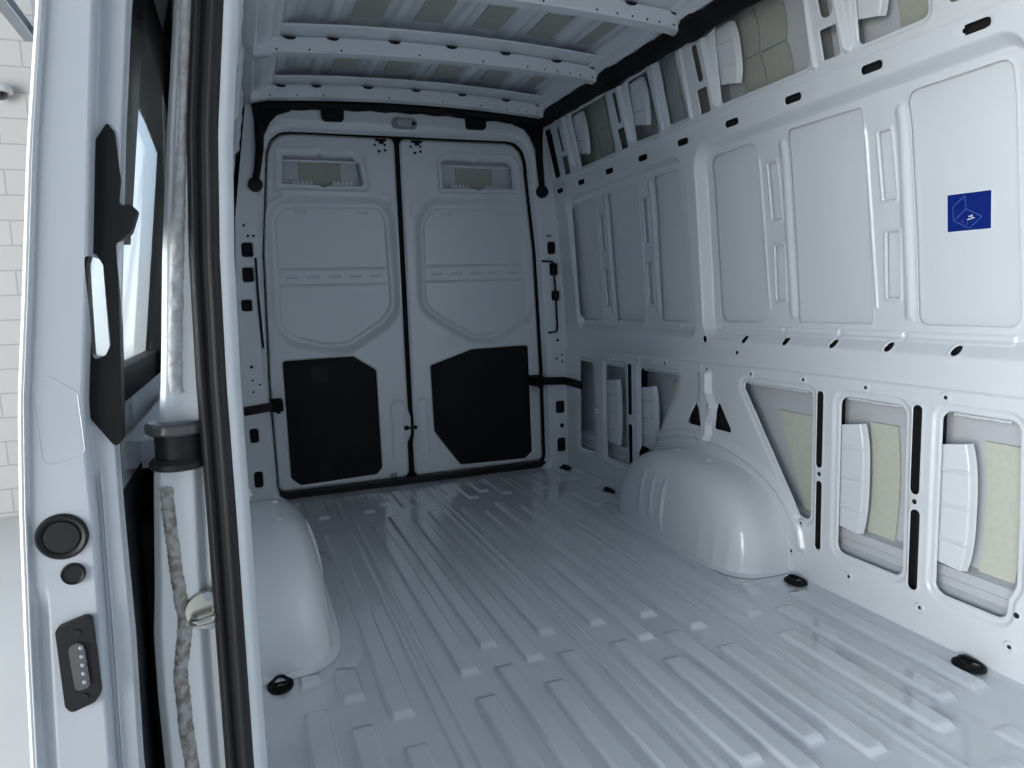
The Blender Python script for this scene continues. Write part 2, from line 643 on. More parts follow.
WS = [fillet([(1.957, 1.229), (1.972, 1.422), (1.925, 1.424), (1.909, 1.229)], 0.006), rrect(1.904, 1.951, 0.957, 1.145, 0.006),
      fillet([(1.512, 1.233), (1.528, 1.427), (1.482, 1.428), (1.465, 1.233)], 0.006), rrect(1.458, 1.505, 0.959, 1.149, 0.006),
      fillet([(3.171, 1.211), (3.175, 1.401), (3.129, 1.401), (3.129, 1.211)], 0.006), rrect(3.118, 3.162, 0.941, 1.123, 0.006),
      fillet([(2.767, 1.219), (2.771, 1.410), (2.729, 1.410), (2.724, 1.219)], 0.006), rrect(2.718, 2.766, 0.945, 1.130, 0.006)]

K1, K2 = 1.0255, 1.019
W1a, W1b, W1c = (deeper(p, K1) for p in (W1a, W1b, W1c))
W2a, W2b, W2c = (deeper(p, K2) for p in (W2a, W2b, W2c))
WS = [deeper(p, K1) for p in WS[:4]] + [deeper(p, K2) for p in WS[4:]]


def side_ops(ymin=-9):
    ops = []
    # lower panel stands 6 mm proud below the belt seam, roof rail band above
    ops.append(('step', [(-1, -0.3), (4.2, -0.3), (4.2, 0.693), (3.2, 0.697), (1.9, 0.716), (-1, 0.720)], -0.007, 0.008))
    ops.append(('step', [(-1, 1.632), (1.3, 1.631), (3.2, 1.622), (4.2, 1.618), (4.2, 2.2), (-1, 2.2)], -0.004, 0.008))
    for p, d in ((W1, 0.045), (W2, 0.034)):
        ops.append(('recess', p, d, 0.030, 0.803, 0.046))
    for p in (W1a, W1b, W1c, W2a, W2b, W2c):
        ops.append(('lip', p, 0.0015, 0.006))
        ops.append(('hole', p, 0.001, 0.001))
    for p in WS:
        ops.append(('lip', p, 0.0045, 0.006))
        ops.append(('hole', p, 0.007, 0.003))
    for y0, y1, k in ((1.868, 1.882, K1), (1.424, 1.440, K1), (3.088, 3.090, K2), (2.684, 2.686, K2)):
        ops.append(('ridge', deeper([(y0 + 0.004, 0.915), (y1 + 0.008, 1.465)], k), 0.024, 0.008))
    for y0, y1, z0, z1, k in ((1.991, 2.012, 0.93, 1.437, K1), (1.545, 1.572, 0.935, 1.445, K1), (3.20, 3.21, 0.94, 1.42, K2), (2.795, 2.805, 0.94, 1.42, K2)):
        ops.append(('ridge', deeper([(y0 - 0.006, z0), (y1 - 0.004, z1)], k), 0.009, 0.0045))
    # shallow steps under the blank windows
    for a, b, k in ((1.92, 2.24, K1), (1.68, 1.905, K1), (1.45, 1.665, K1), (1.14, 1.435, K1), (3.25, 3.42, K2), (3.03, 3.235, K2), (2.80, 3.015, K2), (2.52, 2.785, K2)):
        ops.append(('step', deeper(rrect(a, b, 0.842, 0.866, 0.004), k), -0.004, 0.006))
    for p in (L1, L2, L3, L4, L5, L6):
        ops.append(('step', p, 0.006, 0.014, 0.016))
        ops.append(('hole', p, 0.005, 0.004))
    for p in (T1, T2):
        ops.append(('hole', p, 0.004, 0.003))
    for p in SL:
        ops.append(('lip', p, 0.002, 0.006))
        ops.append(('hole', p, 0.002, 0.002))
    for p in U:
        ops.append(('step', p, 0.005, 0.012, 0.010))
        ops.append(('hole', p, 0.005, 0.004))
    for p in US:
        ops.append(('hole', p, 0.003, 0.002))
    for y0 in (1.60, 2.19, 2.79, 3.36):
        ops.append(('ridge', [(y0, 1.67), (y0 + 0.035, 1.93)], 0.016, 0.020))
    for y0 in (1.725, 2.345, 2.538):
        ops.append(('ridge', [(y0, 1.66), (y0 + 0.02, 1.93)], 0.012, 0.010))
    for u, v in OV:
        ops.append(('hole', rrect(u - 0.037, u + 0.037, v - 0.014, v + 0.014, 0.013), 0.002, 0.002))
    for u, v in BELT:
        ops.append(('lip', circ(u, v, 0.017), 0.003, 0.005))
        ops.append(('hole', circ(u, v, 0.016), 0.004, 0.003))
    # raised S-shaped reinforcement between the two small triangles
    sc_ = [(2.330, 0.668), (2.330, 0.63)] + [(2.314 + 0.016 * math.cos(2 * math.pi * (0.60 - z) / 0.14), z) for z in np.linspace(0.60, 0.46, 15)] + [(2.328, 0.43), (2.324, 0.405)]
    ops.append(('ridge', sc_, 0.024, 0.024))
    ops.append(('ridge', [(2.385, 0.69), (2.375, 0.62), (2.385, 0.54), (2.375, 0.46), (2.390, 0.385)], 0.030, 0.005))
    # arched rib over the wheel housing
    arc = [(2.365 + 0.555 * math.cos(t), 0.05 + 0.355 * math.sin(t) ** 0.8) for t in np.linspace(0.12, math.pi - 0.12, 22)]
    ops.append(('ridge', arc, 0.026, 0.016))
    return [o for o in ops if np.array(o[1])[:, 0].max() > ymin]


def build_side(name, mirror):
    y0 = 0.93 if mirror else -0.8
    if mirror:
        us = np.concatenate([np.arange(0.93, 3.69, 0.009)])
        vs = np.arange(-0.02, 1.985, 0.009)
        sops = side_ops(y0 + 0.3)
    else:
        sops = side_ops()
        us = np.concatenate([np.arange(-0.8, 0.9, 0.1), lines(0.9, 2.45, 0.010, 0.0022, sops, 0), lines(2.4522, 3.69, 0.010, 0.0028, sops, 0)])
        vs = lines(-0.02, 1.985, 0.010, 0.0022, sops, 1)
        print('side grid', len(us), len(vs))
    o = panel(name, us, vs, sops, side_pos(mirror), 'paint', flip=not mirror)
    tag(o, kind='structure')
    mp = side_pos(mirror)
    # blank panels behind the upper windows, near-black strips as painted shade behind the holes
    for ya, yb, za, zb, dd in ((1.112, 2.375, 0.835, 1.575, 0.0575), (2.446, 3.60, 0.835, 1.560, 0.0465)):
        panel('window_blank', np.linspace(ya, yb, 20), np.linspace(za, zb, 30), [('func', lambda a, b, dd=dd: dd + 0 * a)], mp, 'paint', o, flip=not mirror)
    if not mirror:
        panel('rail_shade_strip', np.linspace(0.9, 3.66, 20), np.linspace(1.572, 1.632, 4), [('func', lambda a, b: 0.03 + 0 * a)], mp, 'gap', o, flip=True)
        panel('rail_shade_strip', np.linspace(0.9, 3.66, 20), np.linspace(0.775, 0.834, 4), [('func', lambda a, b: 0.052 + 0 * a)], mp, 'gap', o, flip=True)
        for u, v in SCREW + [(2.165, 0.763), (1.099, 0.176), (1.742, 0.389), (1.391, 0.389), (1.834, 0.185)]:
            big = (u, v) not in SCREW
            b_ = bmesh.new()
            x_ = float(XW(v)) - (0.007 if v < 0.70 else 0.0)
            lathe_bm(b_, [(0.0172, 0.003), (0.0166, -0.0008), (0.0140, -0.0042), (0.0095, -0.0044), (0.0064, -0.0010)] if not big else [(0.0092, 0.002), (0.009, -0.001), (0.008, -0.0012)], (x_, u, v), 'x', 18)
            from_bm('screw_boss', b_, 'paint', o)
            b_ = bmesh.new()
            lathe_bm(b_, [(0.0052, -0.0008), (0.0052, -0.0018)] if not big else [(0.0074, -0.001), (0.0074, -0.0018)], (x_, u, v), 'x', 12)
            from_bm('screw_hole', b_, 'gap', o)  # dark disc paints the shade of the hole
    # outer skin behind the cut-outs
    sk = panel('outer_skin', np.arange(y0, 3.80, 0.05), np.arange(-0.05, 2.08, 0.02),
               [('func', lambda a, b: (0.028 if mirror else 0.082) + 0 * a)], mp, 'skin', o, flip=not mirror)
    if mirror:
        return o
    # sill rail visible through the lower openings
    bm = bmesh.new()
    for ya, yb in ((y0, 1.95), (2.70, 3.66)):
        prof = [(0.080, 0.222), (0.046, 0.212), (0.042, 0.186), (0.050, 0.180), (0.050, 0.158), (0.036, 0.150), (0.036, 0.05), (0.078, 0.0)]
        A = [bm.verts.new(mp(ya, z, d)) for d, z in prof]
        B = [bm.verts.new(mp(yb, z, d)) for d, z in prof]
        for i in range(len(prof) - 1):
            bm.faces.new((A[i], A[i + 1], B[i + 1], B[i]))
    from_bm('sill_rail', bm, 'skin', o)
    # crimped upper lips of the large openings
    if not mirror:
        rnd = random.Random(8)
        for ya, yb, zz_ in ((1.145, 1.295, 0.653), (1.455, 1.645, 0.651), (1.81, 2.11, 0.652), (2.57, 2.84, 0.642), (3.01, 3.18, 0.640)):
            n = int((yb - ya) / 0.006)
            tube('crimped_lip', [mp(ya + (yb - ya) * i / n, zz_ + rnd.uniform(-0.0012, 0.0012), 0.010) for i in range(n + 1)],
                 [0.0042 + rnd.uniform(-0.001, 0.0008) for i in range(n + 1)], 'paint', o, 8)
    # pillar webs enclosing the slots
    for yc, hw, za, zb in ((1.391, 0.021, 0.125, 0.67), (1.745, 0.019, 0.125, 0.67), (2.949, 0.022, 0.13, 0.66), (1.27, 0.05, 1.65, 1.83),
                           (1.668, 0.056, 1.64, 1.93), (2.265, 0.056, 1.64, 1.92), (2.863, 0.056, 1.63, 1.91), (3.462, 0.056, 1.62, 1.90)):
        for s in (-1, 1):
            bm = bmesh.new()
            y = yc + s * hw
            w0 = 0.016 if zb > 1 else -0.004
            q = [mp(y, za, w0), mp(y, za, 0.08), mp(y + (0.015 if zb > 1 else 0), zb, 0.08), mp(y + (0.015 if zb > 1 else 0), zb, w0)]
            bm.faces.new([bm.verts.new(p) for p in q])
            from_bm('pillar_web', bm, 'gap' if zb < 1 else 'grey', o, smooth=False)  # lower webs get the pillar's inner shade as near-black colour
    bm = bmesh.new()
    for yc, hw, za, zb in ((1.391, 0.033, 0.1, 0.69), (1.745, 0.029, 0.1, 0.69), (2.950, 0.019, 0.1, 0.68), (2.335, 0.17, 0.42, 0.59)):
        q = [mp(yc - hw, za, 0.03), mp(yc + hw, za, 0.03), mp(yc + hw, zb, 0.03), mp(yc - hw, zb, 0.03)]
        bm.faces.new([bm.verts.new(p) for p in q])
    from_bm('slot_shade_backing', bm, 'gap', o, smooth=False)  # near-black sheets paint the shade behind the slots and triangles
    return o


wall_right = build_side('wall_right', False)
wall_left = build_side('wall_left', True)
WR = side_pos(False)


# pressed reinforcement flaps showing in the openings
def flap(y_out, y_in, z0, z1, parent, beads=3, taper=0.02):
    """bent bracket: fixed to the pillar at y_out, free edge at y_in"""
    us = np.linspace(0, 1, 31)
    vs = np.linspace(0, 1, 110)

    def pos(u, v, d):
        z = z0 + (z1 - z0) * v + 0.012 * (v - 0.5) * u * 2
        edge = y_in + 0.018 * (np.abs(v - 0.5) * 2) ** 3
        y = y_out + (edge - y_out) * u
        dep = 0.016 + 0.010 * u + 0.016 * sm((u - 0.86) / 0.14)
        for k in range(beads):
            c = (k + 0.75) / (beads + 0.5)
            dep = dep - 0.006 * np.exp(-((v - c) / 0.009) ** 2) * sm((0.93 - u) / 0.1)
        return XW(z) + dep + d, y, z
    return panel('reinforcement_bracket', us, vs, [], pos, 'paint', parent, flip=True)


flap(1.338, 1.246, 0.232, 0.562, wall_right)
flap(1.682, 1.588, 0.230, 0.562, wall_right)
flap(3.225, 3.105, 0.232, 0.552, wall_right)
flap(2.885, 2.765, 0.270, 0.552, wall_right)
flap(1.576, 1.490, 1.740, 1.94, wall_right, 2)
flap(2.180, 2.085, 1.733, 1.915, wall_right, 2)
flap(2.775, 2.675, 1.728, 1.900, wall_right, 2)
flap(3.335, 3.238, 1.718, 1.900, wall_right, 2)


def pad(u0, u1, v0, v1, parent, skew=0.0, poly=None, d=0.078, n=8):
    """felt sheet stuck to the outer skin"""
    if poly:
        return prism('felt_pad', fillet(poly, 0.003, 2), lambda u, v, k: tuple(map(float, WR(u, v, k))), d, d - 0.005, 'felt', parent)
    us = np.linspace(0, 1, 3)
    bm = bmesh.new()
    rows = []
    for k in (0, 1):
        for i in range(n + 1):
            v = v0 + (v1 - v0) * i / n
            bow = 0.012 * math.sin(math.pi * i / n)
            rows.append([bm.verts.new(WR(u0 + skew * i / n - bow, v, d - 0.005 * k)), bm.verts.new(WR(u1 + skew * i / n - bow, v, d - 0.005 * k))])
    m_ = n + 1
    for k in (0, 1):
        for i in range(n):
            a, b = rows[k * m_ + i], rows[k * m_ + i + 1]
            bm.faces.new((a[0], a[1], b[1], b[0]))
    for i in range(n):
        for s in (0, 1):
            bm.faces.new((rows[i][s], rows[i + 1][s], rows[m_ + i + 1][s], rows[m_ + i][s]))
    bm.faces.new((*rows[0], *rows[m_][::-1]))
    bm.faces.new((*rows[n], *rows[m_ + n][::-1]))
    return from_bm('felt_pad', bm, 'felt' if v1 < 1 else 'shadefelt', parent)


pad(1.160, 1.256, 0.206, 0.579, wall_right)
pad(1.520, 1.618, 0.206, 0.575, wall_right)
pad(0, 0, 0, 0, wall_right, poly=[(2.026, 0.558), (1.800, 0.556), (1.800, 0.216), (1.882, 0.216)])
pad(3.02, 3.09, 0.206, 0.60, wall_right)
pad(2.62, 2.70, 0.35, 0.60, wall_right)
for y0, y1, sk in ((1.90, 2.02, 0.02), (2.025, 2.135, 0.02), (3.08, 3.20, 0.03), (3.205, 3.315, 0.03), (2.60, 2.70, 0.02), (2.42, 2.50, 0.02), (1.375, 1.50, 0.01)):
    pad(y0, y1, 1.66, 1.80, wall_right, sk * 0.5)
    pad(y0 + sk * 0.5, y1 + sk * 0.5, 1.803, 1.955, wall_right, sk * 0.5)

# ------------------------------------------------------------------ blue sticker
st = empty('blue_sticker', (1.7, 1.28, 1.176), 'square dark blue sticker with a line drawing and white border on the right wall', 'sticker')
bx0, bx1 = 1.226, 1.337


def stk(u, v, d):
    x, y, z = WR(u, v, d)
    return (float(x), y, z)


d0 = 0.0575 - 0.0005
stq = [(1.3600, 1.1340), (1.3600, 1.2300), (1.2435, 1.2270), (1.2435, 1.1330)]


def sheet(name, poly, d, th, m, parent):
    o = prism(name, poly, stk, d, d - th, m, None)
    o.parent = parent
    o.matrix_parent_inverse = Matrix.Translation(parent.location).inverted()
    return o


sheet('border', [(1.3628, 1.1310), (1.3628, 1.2330), (1.2407, 1.2300), (1.2407, 1.1300)], d0, 0.0010, 'white', st)
sheet('blue_face', stq, d0 - 0.001, 0.0006, 'blue', st)


def su(a, b):   # sticker local 0..1 (left->right in view, bottom->top)
    y = 1.3600 + (1.2435 - 1.3600) * a
    z = 1.1335 + (1.2285 - 1.1335) * b
    return y, z


def stroke(bm, p, q, wd):
    a, b = su(*p), su(*q)
    dx, dy = b[0] - a[0], b[1] - a[1]
    L = math.hypot(dx, dy)
    nx, ny = -dy / L * wd / 2, dx / L * wd / 2
    for dd in (0,):
        vs = [bm.verts.new(stk(x, y, d0 - 0.0022)) for x, y in ((a[0] + nx, a[1] + ny), (b[0] + nx, b[1] + ny), (b[0] - nx, b[1] - ny), (a[0] - nx, a[1] - ny))]
        bm.faces.new(vs)


bm = bmesh.new()
tp = lambda x, y: ((x - 265) / 425, (600 - y - (690 - x) * 0.0) / 345 - 0.02 + (x - 265) * -0.00012)
segs = [((440, 262), (318, 360)), ((318, 360), (330, 488)), ((440, 262), (455, 385)), ((330, 488), (455, 385)), ((455, 385), (608, 465)),
        ((608, 465), (485, 568)), ((485, 568), (330, 488)), ((425, 480), (412, 515)), ((470, 505), (458, 540)), ((365, 455), (385, 462))]
for a, b in segs:
    stroke(bm, tp(*a), tp(*b), 0.0013)
o = from_bm('line_drawing', bm, 'line', None, smooth=False)
o.parent = st
o.matrix_parent_inverse = Matrix.Translation(st.location).inverted()
bm = bmesh.new()
for (x0, y0, x1, y1) in ((480, 458, 496, 452), (503, 452, 519, 446), (466, 486, 500, 478), (504, 478, 536, 470), (500, 463, 516, 459)):
    stroke(bm, tp(x0, y0), tp(x1, y1), 0.0028)
o = from_bm('printed_text', bm, 'white', None, smooth=False)
o.parent = st
o.matrix_parent_inverse = Matrix.Translation(st.location).inverted()

# ------------------------------------------------------------------ floor
FR = [(0.10, 1.80), (0.195, 1.69), (0.295, 1.57), (0.503, 1.69), (0.598, 1.81), (0.690, 1.685), (0.782, 1.81), (0.945, 1.80),
      (1.03, 1.66), (1.115, 1.785), (1.208, 1.655), (1.415, 1.65), (1.525, 1.78), (1.640, 1.85)]
CONT = [0.395, 0.863, 1.310]


def rib_field(u, v):
    D = np.zeros(u.shape)

    def rib(xc, hw, ya, yb, h):
        a = sm((hw - np.abs(u - xc)) / 0.0075 + 0.5)
        b = sm((v - ya) / 0.024) * sm((yb - v) / 0.030)
        return h * a * b
    archR = 1 - sm((u - 1.49) / 0.02) * sm((v - 1.84) / 0.03) * sm((2.90 - v) / 0.03)
    archL = 1 - sm((0.25 - u) / 0.02) * sm((v - 1.84) / 0.03) * sm((2.90 - v) / 0.03)
    for i, (x, ye) in enumerate(FR):
        hw = 0.026
        odd = ye < 1.73
        rear_end = 3.06 if odd else 3.17
        D += rib(x, hw, ye, rear_end, 0.011)
        D += rib(x, hw, 1.02 if odd else 1.10, ye - 0.10, 0.012)
        D += rib(x, hw, -0.7, 0.92 if odd else 1.0, 0.009)
        D += rib(x, hw, 3.27 if odd else 3.36, 3.62, 0.009)
    for x in CONT:
        D += rib(x, 0.026, -0.7, 3.62, 0.006)
        D += rib(x - 0.0, 0.010, -0.7, 3.62, -0.004)
    D *= archR * archL
    # raised apron around the wheel housings
    for xc, s in ((1.745, 1), (-0.015, -1)):
        q = (np.abs(u - xc) / 0.285) ** 4 + (np.abs(v - 2.365) / 0.56) ** 6
        D += 0.006 * sm((1.0 - q) / 0.25)
    # cant rail along walls
    D += 0.010 * sm((u - 1.725) / 0.02) + 0.012 * sm((-0.02 - u) / 0.02)
    return D


fl = panel('floor', np.arange(-0.06, 1.765, 0.0036), np.concatenate([np.arange(-0.8, 0.5, 0.06), np.arange(0.5, 3.79, 0.0085)]), [('func', rib_field)],
           lambda u, v, d: (u, v, d), 'floor')
tag(fl, kind='structure')


# lashing eyes
def lashing():
    root = empty('lashing_eye', (0, 0, 0), None, 'tie-down ring', 'floor lashing eyes')
    prof = [(0.034, 0.0), (0.034, 0.004), (0.029, 0.008), (0.026, 0.007), (0.023, 0.003), (0.002, 0.002)]
    bm = bmesh.new()
    lathe_bm(bm, prof, (0, 0, 0), 'z', 28)
    for v in bm.verts:
        v.co.y *= 1.25
    from_bm('cup', bm, 'plastic', root)
    bm = bmesh.new()
    pts = [(0.018 * math.cos(a), 0.026 * math.sin(a), 0.010 + 0.004 * math.sin(a)) for a in np.linspace(0, 2 * math.pi, 21)]
    tube_bm(bm, pts, 0.0042, 8)
    from_bm('ring', bm, 'plastic', root)
    bm = bmesh.new()
    lathe_bm(bm, [(0.008, 0.002), (0.008, 0.011), (0.004, 0.013)], (0, -0.016, 0), 'z', 12)
    from_bm('bolt', bm, 'blackpaint', root)
    return root


def copy_tree(o):
    c = o.copy()
    COL.objects.link(c)
    for ch in o.children:
        d = ch.copy()
        COL.objects.link(d)
        d.parent = c
    return c


le = lashing()
for i, (x, y, lb) in enumerate(((1.697, 1.796, 'black oval lashing eye on the floor just in front of the right wheel arch'),
                                (1.706, 1.190, 'black oval lashing eye at the foot of the right wall, nearest the right picture edge'),
                                (0.025, 1.845, 'black oval lashing eye on the floor in front of the left wheel arch'),
                                (1.690, 3.600, 'small dark lashing eye in the far right floor corner by the rear door pillar'),
                                (1.672, 3.060, 'small dark lashing eye behind the right wheel arch'))):
    o = le if i == 0 else copy_tree(le)
    o.location = (x, y, 0.005)
    o['label'] = lb


# ------------------------------------------------------------------ wheel housings
def wheel_arch(mirror, b, label):
    yc, a, h, m_, n_ = 2.340, 0.460, 0.338, 4.6, 2.8
    nt_, np_ = 420, 60
    V = []
    F = []
    for i in range(nt_ + 1):
        th = math.pi * i / nt_
        ct, st_ = math.cos(th), math.sin(th)
        rc = math.copysign(abs(ct) ** (2 / n_), ct)
        rs = abs(st_) ** (2 / n_)
        for j in range(np_ + 1):
            ph = math.pi / 2 * j / np_
            rad = math.cos(ph) ** (2 / m_) if j < np_ else 0.0
            xx = math.sin(ph) ** (2 / (m_ + 0.6)) if j else 0.0
            yy = yc + a * rc * rad
            zz = h * rs * rad
            out = b * xx
            # draft: narrower at the top
            out *= 1 - 0.14 * max(0.0, zz / h) ** 1.6
            # front shoulder bulges, pressed ribs on the rear half of the face
            if xx > 0.8:
                for k, yr in enumerate((2.35, 2.43, 2.51)):
                    z0, z1 = 0.07, 0.245 - 0.006 * k
                    g = 1.5 * math.exp(-((yy - yr) / 0.008) ** 2) * (1 / (1 + math.exp(-(zz - z0) / 0.008))) * (1 / (1 + math.exp((zz - z1) / 0.008)))
                    out += 0.006 * g
            for yr in (1.955, 2.02, 2.10):
                out += 0.004 * math.exp(-((yy - yr) / 0.014) ** 2) * xx * max(0.0, 1 - zz / 0.22)
            # flange where it meets the wall and the floor
            if j == 0:
                out = 0.0
            x = 1.748 - out
            if mirror:
                x = 2 * VC - 0.030 - x
            V.append((x, yy, zz))
    for i in range(nt_):
        for j in range(np_):
            p = i * (np_ + 1) + j
            F.append((p, p + 1, p + np_ + 2, p + np_ + 1))
    root = empty('wheel_arch', (1.745 if not mirror else -0.01, yc, 0), label, 'wheel arch')
    o = raw('housing', V, F, 'paint', None)
    o.parent = root
    o.matrix_parent_inverse = Matrix.Translation(root.location).inverted()
    # weld flange round the foot
    bm = bmesh.new()
    N = 60
    pa, pb, pc = [], [], []
    for i in range(N + 1):
        ph = math.pi * i / N
        c, s = math.cos(ph), math.sin(ph)
        fy = math.copysign(abs(c) ** (2 / m_), c)
        fx = abs(s) ** (2 / (m_ + 0.6))
        for L, sc, z in ((pa, 0.0, 0.016), (pb, 0.006, 0.0135), (pc, 0.020, 0.0085)):
            x = 1.748 - (b + sc) * fx
            if mirror:
                x = 2 * VC - 0.030 - x
            L.append(bm.verts.new((x, yc + (a + sc) * fy, z)))
    for A, B in ((pa, pb), (pb, pc)):
        for i in range(N):
            bm.faces.new((A[i], A[i + 1], B[i + 1], B[i]))
    f = from_bm('weld_flange', bm, 'paint', None)
    f.parent = root
    f.matrix_parent_inverse = Matrix.Translation(root.location).inverted()
    for yy in (2.45, 2.24):
        x = 1.67
        if mirror:
            x = 2 * VC - x
        f = lathe('plug', [(0.012, 0.0), (0.011, 0.004), (0.006, 0.006)], (x, yy, h * 0.992), 'bwhite', None, 'z', 12)
        f.parent = root
        f.matrix_parent_inverse = Matrix.Translation(root.location).inverted()
    return root


wheel_arch(False, 0.232, 'large rounded grey wheel arch with three pressed ribs against the right wall')
wheel_arch(True, 0.238, 'rounded grey wheel arch at the left side, beside the black door seal')

# ------------------------------------------------------------------ ceiling
def roof_z(x):
    q = (x - VC) / 0.76
    z = 2.045 + 0.035 * (1 - q * q)
    edge = sm((abs(q) if np.isscalar(q) else np.abs(q)) * 1.0 / 0.14 - 0.80 / 0.14)
    return z - 0.085 * edge


CH = [0.25, 0.41, 0.65, 0.885, 1.12, 1.355, 1.54]


def roof_rel(u, v):
    D = np.zeros(u.shape)
    for x in CH:
        D += -0.014 * sm((0.022 - np.abs(u - x)) / 0.014 + 0.5)
        D += 0.004 * sm((0.055 - np.abs(u - x)) / 0.01 + 0.5)
    return D


cl = panel('ceiling', np.arange(0.07, 1.668, 0.006), np.arange(-0.8, 3.80, 0.08), [('func', roof_rel)],
           lambda u, v, d: (u, v, roof_z(u) + d), 'paint', flip=True)
tag(cl, kind='structure')
for y0, y1 in ((3.02, 3.42), (2.40, 2.80), (1.78, 2.18)):
    for k in range(len(CH) - 1):
        xa, xb = CH[k] + 0.062, CH[k + 1] - 0.062
        if xb - xa < 0.06:
            continue
        bm = bmesh.new()
        za, zb = roof_z(xa), roof_z(xb)
        v = [bm.verts.new(p) for p in ((xa, y0, za - 0.004), (xb, y0, zb - 0.004), (xb, y1, zb - 0.004), (xa, y1, za - 0.004),
                                       (xa, y0, za + 0.004), (xb, y0, zb + 0.004), (xb, y1, zb + 0.004), (xa, y1, za + 0.004))]
        for f in ((0, 1, 2, 3), (7, 6, 5, 4), (0, 4, 5, 1), (1, 5, 6, 2), (2, 6, 7, 3), (3, 7, 4, 0)):
            bm.faces.new([v[i] for i in f])
        from_bm('felt_pad', bm, 'shadefelt', cl)


def bow(y, label, x0=0.115, x1=1.615):
    root = empty('roof_bow', (VC, y, 1.95), label, 'roof crossbar', 'ribs across the roof')
    N = 60
    # section (dy, dz): front flange, front face, underside, rear face
    prof = [(-0.085, 0.072), (-0.080, 0.066), (-0.002, 0.062), (0.014, 0.060), (0.014, 0.053), (0.000, 0.052), (0.004, 0.006), (0.010, 0.0), (0.062, 0.0), (0.068, 0.006), (0.072, 0.050), (0.078, 0.054), (0.125, 0.056)]
    V, F = [], []
    for i in range(N + 1):
        x = x0 + (x1 - x0) * i / N
        q = (x - VC) / 0.75
        zb = 1.936 + 0.033 * (1 - q * q)
        e = max(0.0, abs(q) - 0.90) / 0.10
        for dy, dz in prof:
            V.append((x - VC, dy, zb - 1.95 + dz * (1 - 0.35 * e) - 0.012 * e))
    K = len(prof)
    for i in range(N):
        for j in range(K - 1):
            p = i * K + j
            F.append((p, p + 1, p + K + 1, p + K))
    o = raw('hat_section', V, F, 'paint', root)
    o.matrix_parent_inverse = Matrix()
    try:
        o.data.set_sharp_from_angle(angle=math.radians(40))
    except Exception:
        pass
    def child(nm, b_, m):
        c = from_bm(nm, b_, m, root)
        c.matrix_parent_inverse = Matrix()

    if y > 2:
        for x in (0.20, 0.32, 0.44, 0.75, 1.02, 1.22, 1.30, 1.36, 1.42, 1.47, 1.53):
            q = (x - VC) / 0.75
            b_ = bmesh.new()
            lathe_bm(b_, [(0.0038, -0.0012), (0.0038, 0.001)], (x - VC, 0.0035, 1.936 + 0.033 * (1 - q * q) - 1.95 + 0.009), 'y', 10)
            child('bolt_hole', b_, 'gap')
        # dark shapes painting the shaded gaps where the roof channels cross
        for x in CH:
            q = (x - VC) / 0.75
            zz = 1.936 + 0.033 * (1 - q * q) - 1.95 + 0.050
            b_ = bmesh.new()
            n = 12
            A = [b_.verts.new((x - VC + 0.024 * math.cos(math.pi * k / n), -0.0025, zz + 0.004 - 0.011 * math.sin(math.pi * k / n))) for k in range(n + 1)]
            B = [b_.verts.new((x - VC + 0.024 * math.cos(math.pi * k / n), 0.012, zz + 0.004 - 0.011 * math.sin(math.pi * k / n))) for k in range(n + 1)]
            for k in range(n):
                b_.faces.new((A[k], A[k + 1], B[k + 1], B[k]))
            b_.faces.new(A)
            b_.faces.new((A[0], A[n], B[n], B[0]))
            child('channel_gap_shade', b_, 'gap')
    return root


bow(3.500, 'rearmost painted rib across the roof, just in front of the rear doors')
bow(2.880, 'middle painted rib across the roof, second in front of the rear doors')
bow(2.255, 'nearest painted rib across the roof, cut off by the top of the picture')

# outer roof, underfloor and rear closing panels keep daylight out of the double walls
box('roof_skin', -0.2, 1.9, -0.84, 3.88, 2.105, 2.115, 'dimpaint', cl)
box('underfloor', -0.14, 1.86, -0.84, 3.88, -0.07, -0.06, 'gap', fl)
box('body_side', 1.84, 1.85, -0.84, 3.88, -0.07, 2.115, 'dimpaint', wall_right)
box('corner_skin', -0.10, -0.02, 3.72, 3.88, -0.07, 2.115, 'gap', cl)

# side roof rails that close the corner between walls and roof
for mir in (False, True):
    prof = [(1.640, 1.955), (1.612, 1.945), (1.600, 1.965), (1.585, 1.985), (1.560, 1.990), (1.520, 1.993), (1.512, 2.01), (1.500, 2.035)]
    V, F = [], []
    ys = np.linspace(-0.8, 3.66, 60)
    for y in ys:
        for x, z in prof:
            V.append(((x if not mir else 2 * VC - x), y, z))
    K = len(prof)
    for i in range(len(ys) - 1):
        for j in range(K - 1):
            p = i * K + j
            F.append((p, p + 1, p + K + 1, p + K))
    o = raw('trim_1' if not mir else 'trim_2', V, F, 'paint')
    tag(o, kind='structure')

# ------------------------------------------------------------------ rear frame and doors
YR = 3.665
DO = fillet([(0.098, -0.012), (0.092, 0.60), (0.110, 1.25), (0.150, 1.64), (0.160, 1.74), (0.186, 1.81), (0.235, 1.851), (0.30, 1.860), (0.83, 1.863), (1.43, 1.866), (1.49, 1.858), (1.540, 1.815), (1.562, 1.745), (1.568, 1.64), (1.605, 1.25), (1.628, 0.60), (1.632, -0.012)], 0.085, 8)
frame_out = [(-0.03, -0.03), (1.76, -0.03), (1.76, 0.85), (1.725, 1.42), (1.63, 1.99), (1.4, 2.05), (0.87, 2.075), (0.33, 2.05), (0.10, 1.99), (0.01, 1.42), (-0.03, 0.85)]
ops = [('keep', frame_out), ('hole', DO, 0.050, 0.014), ('step', DO, 0.012, 0.012, 0.010)]
LP = [(0.033, 0.098, 1.231, 1.307), (0.028, 0.093, 1.111, 1.188), (0.012, 0.074, 0.969, 1.032), (0.003, 0.058, 0.315, 0.394), (0.008, 0.062, 0.086, 0.174)]
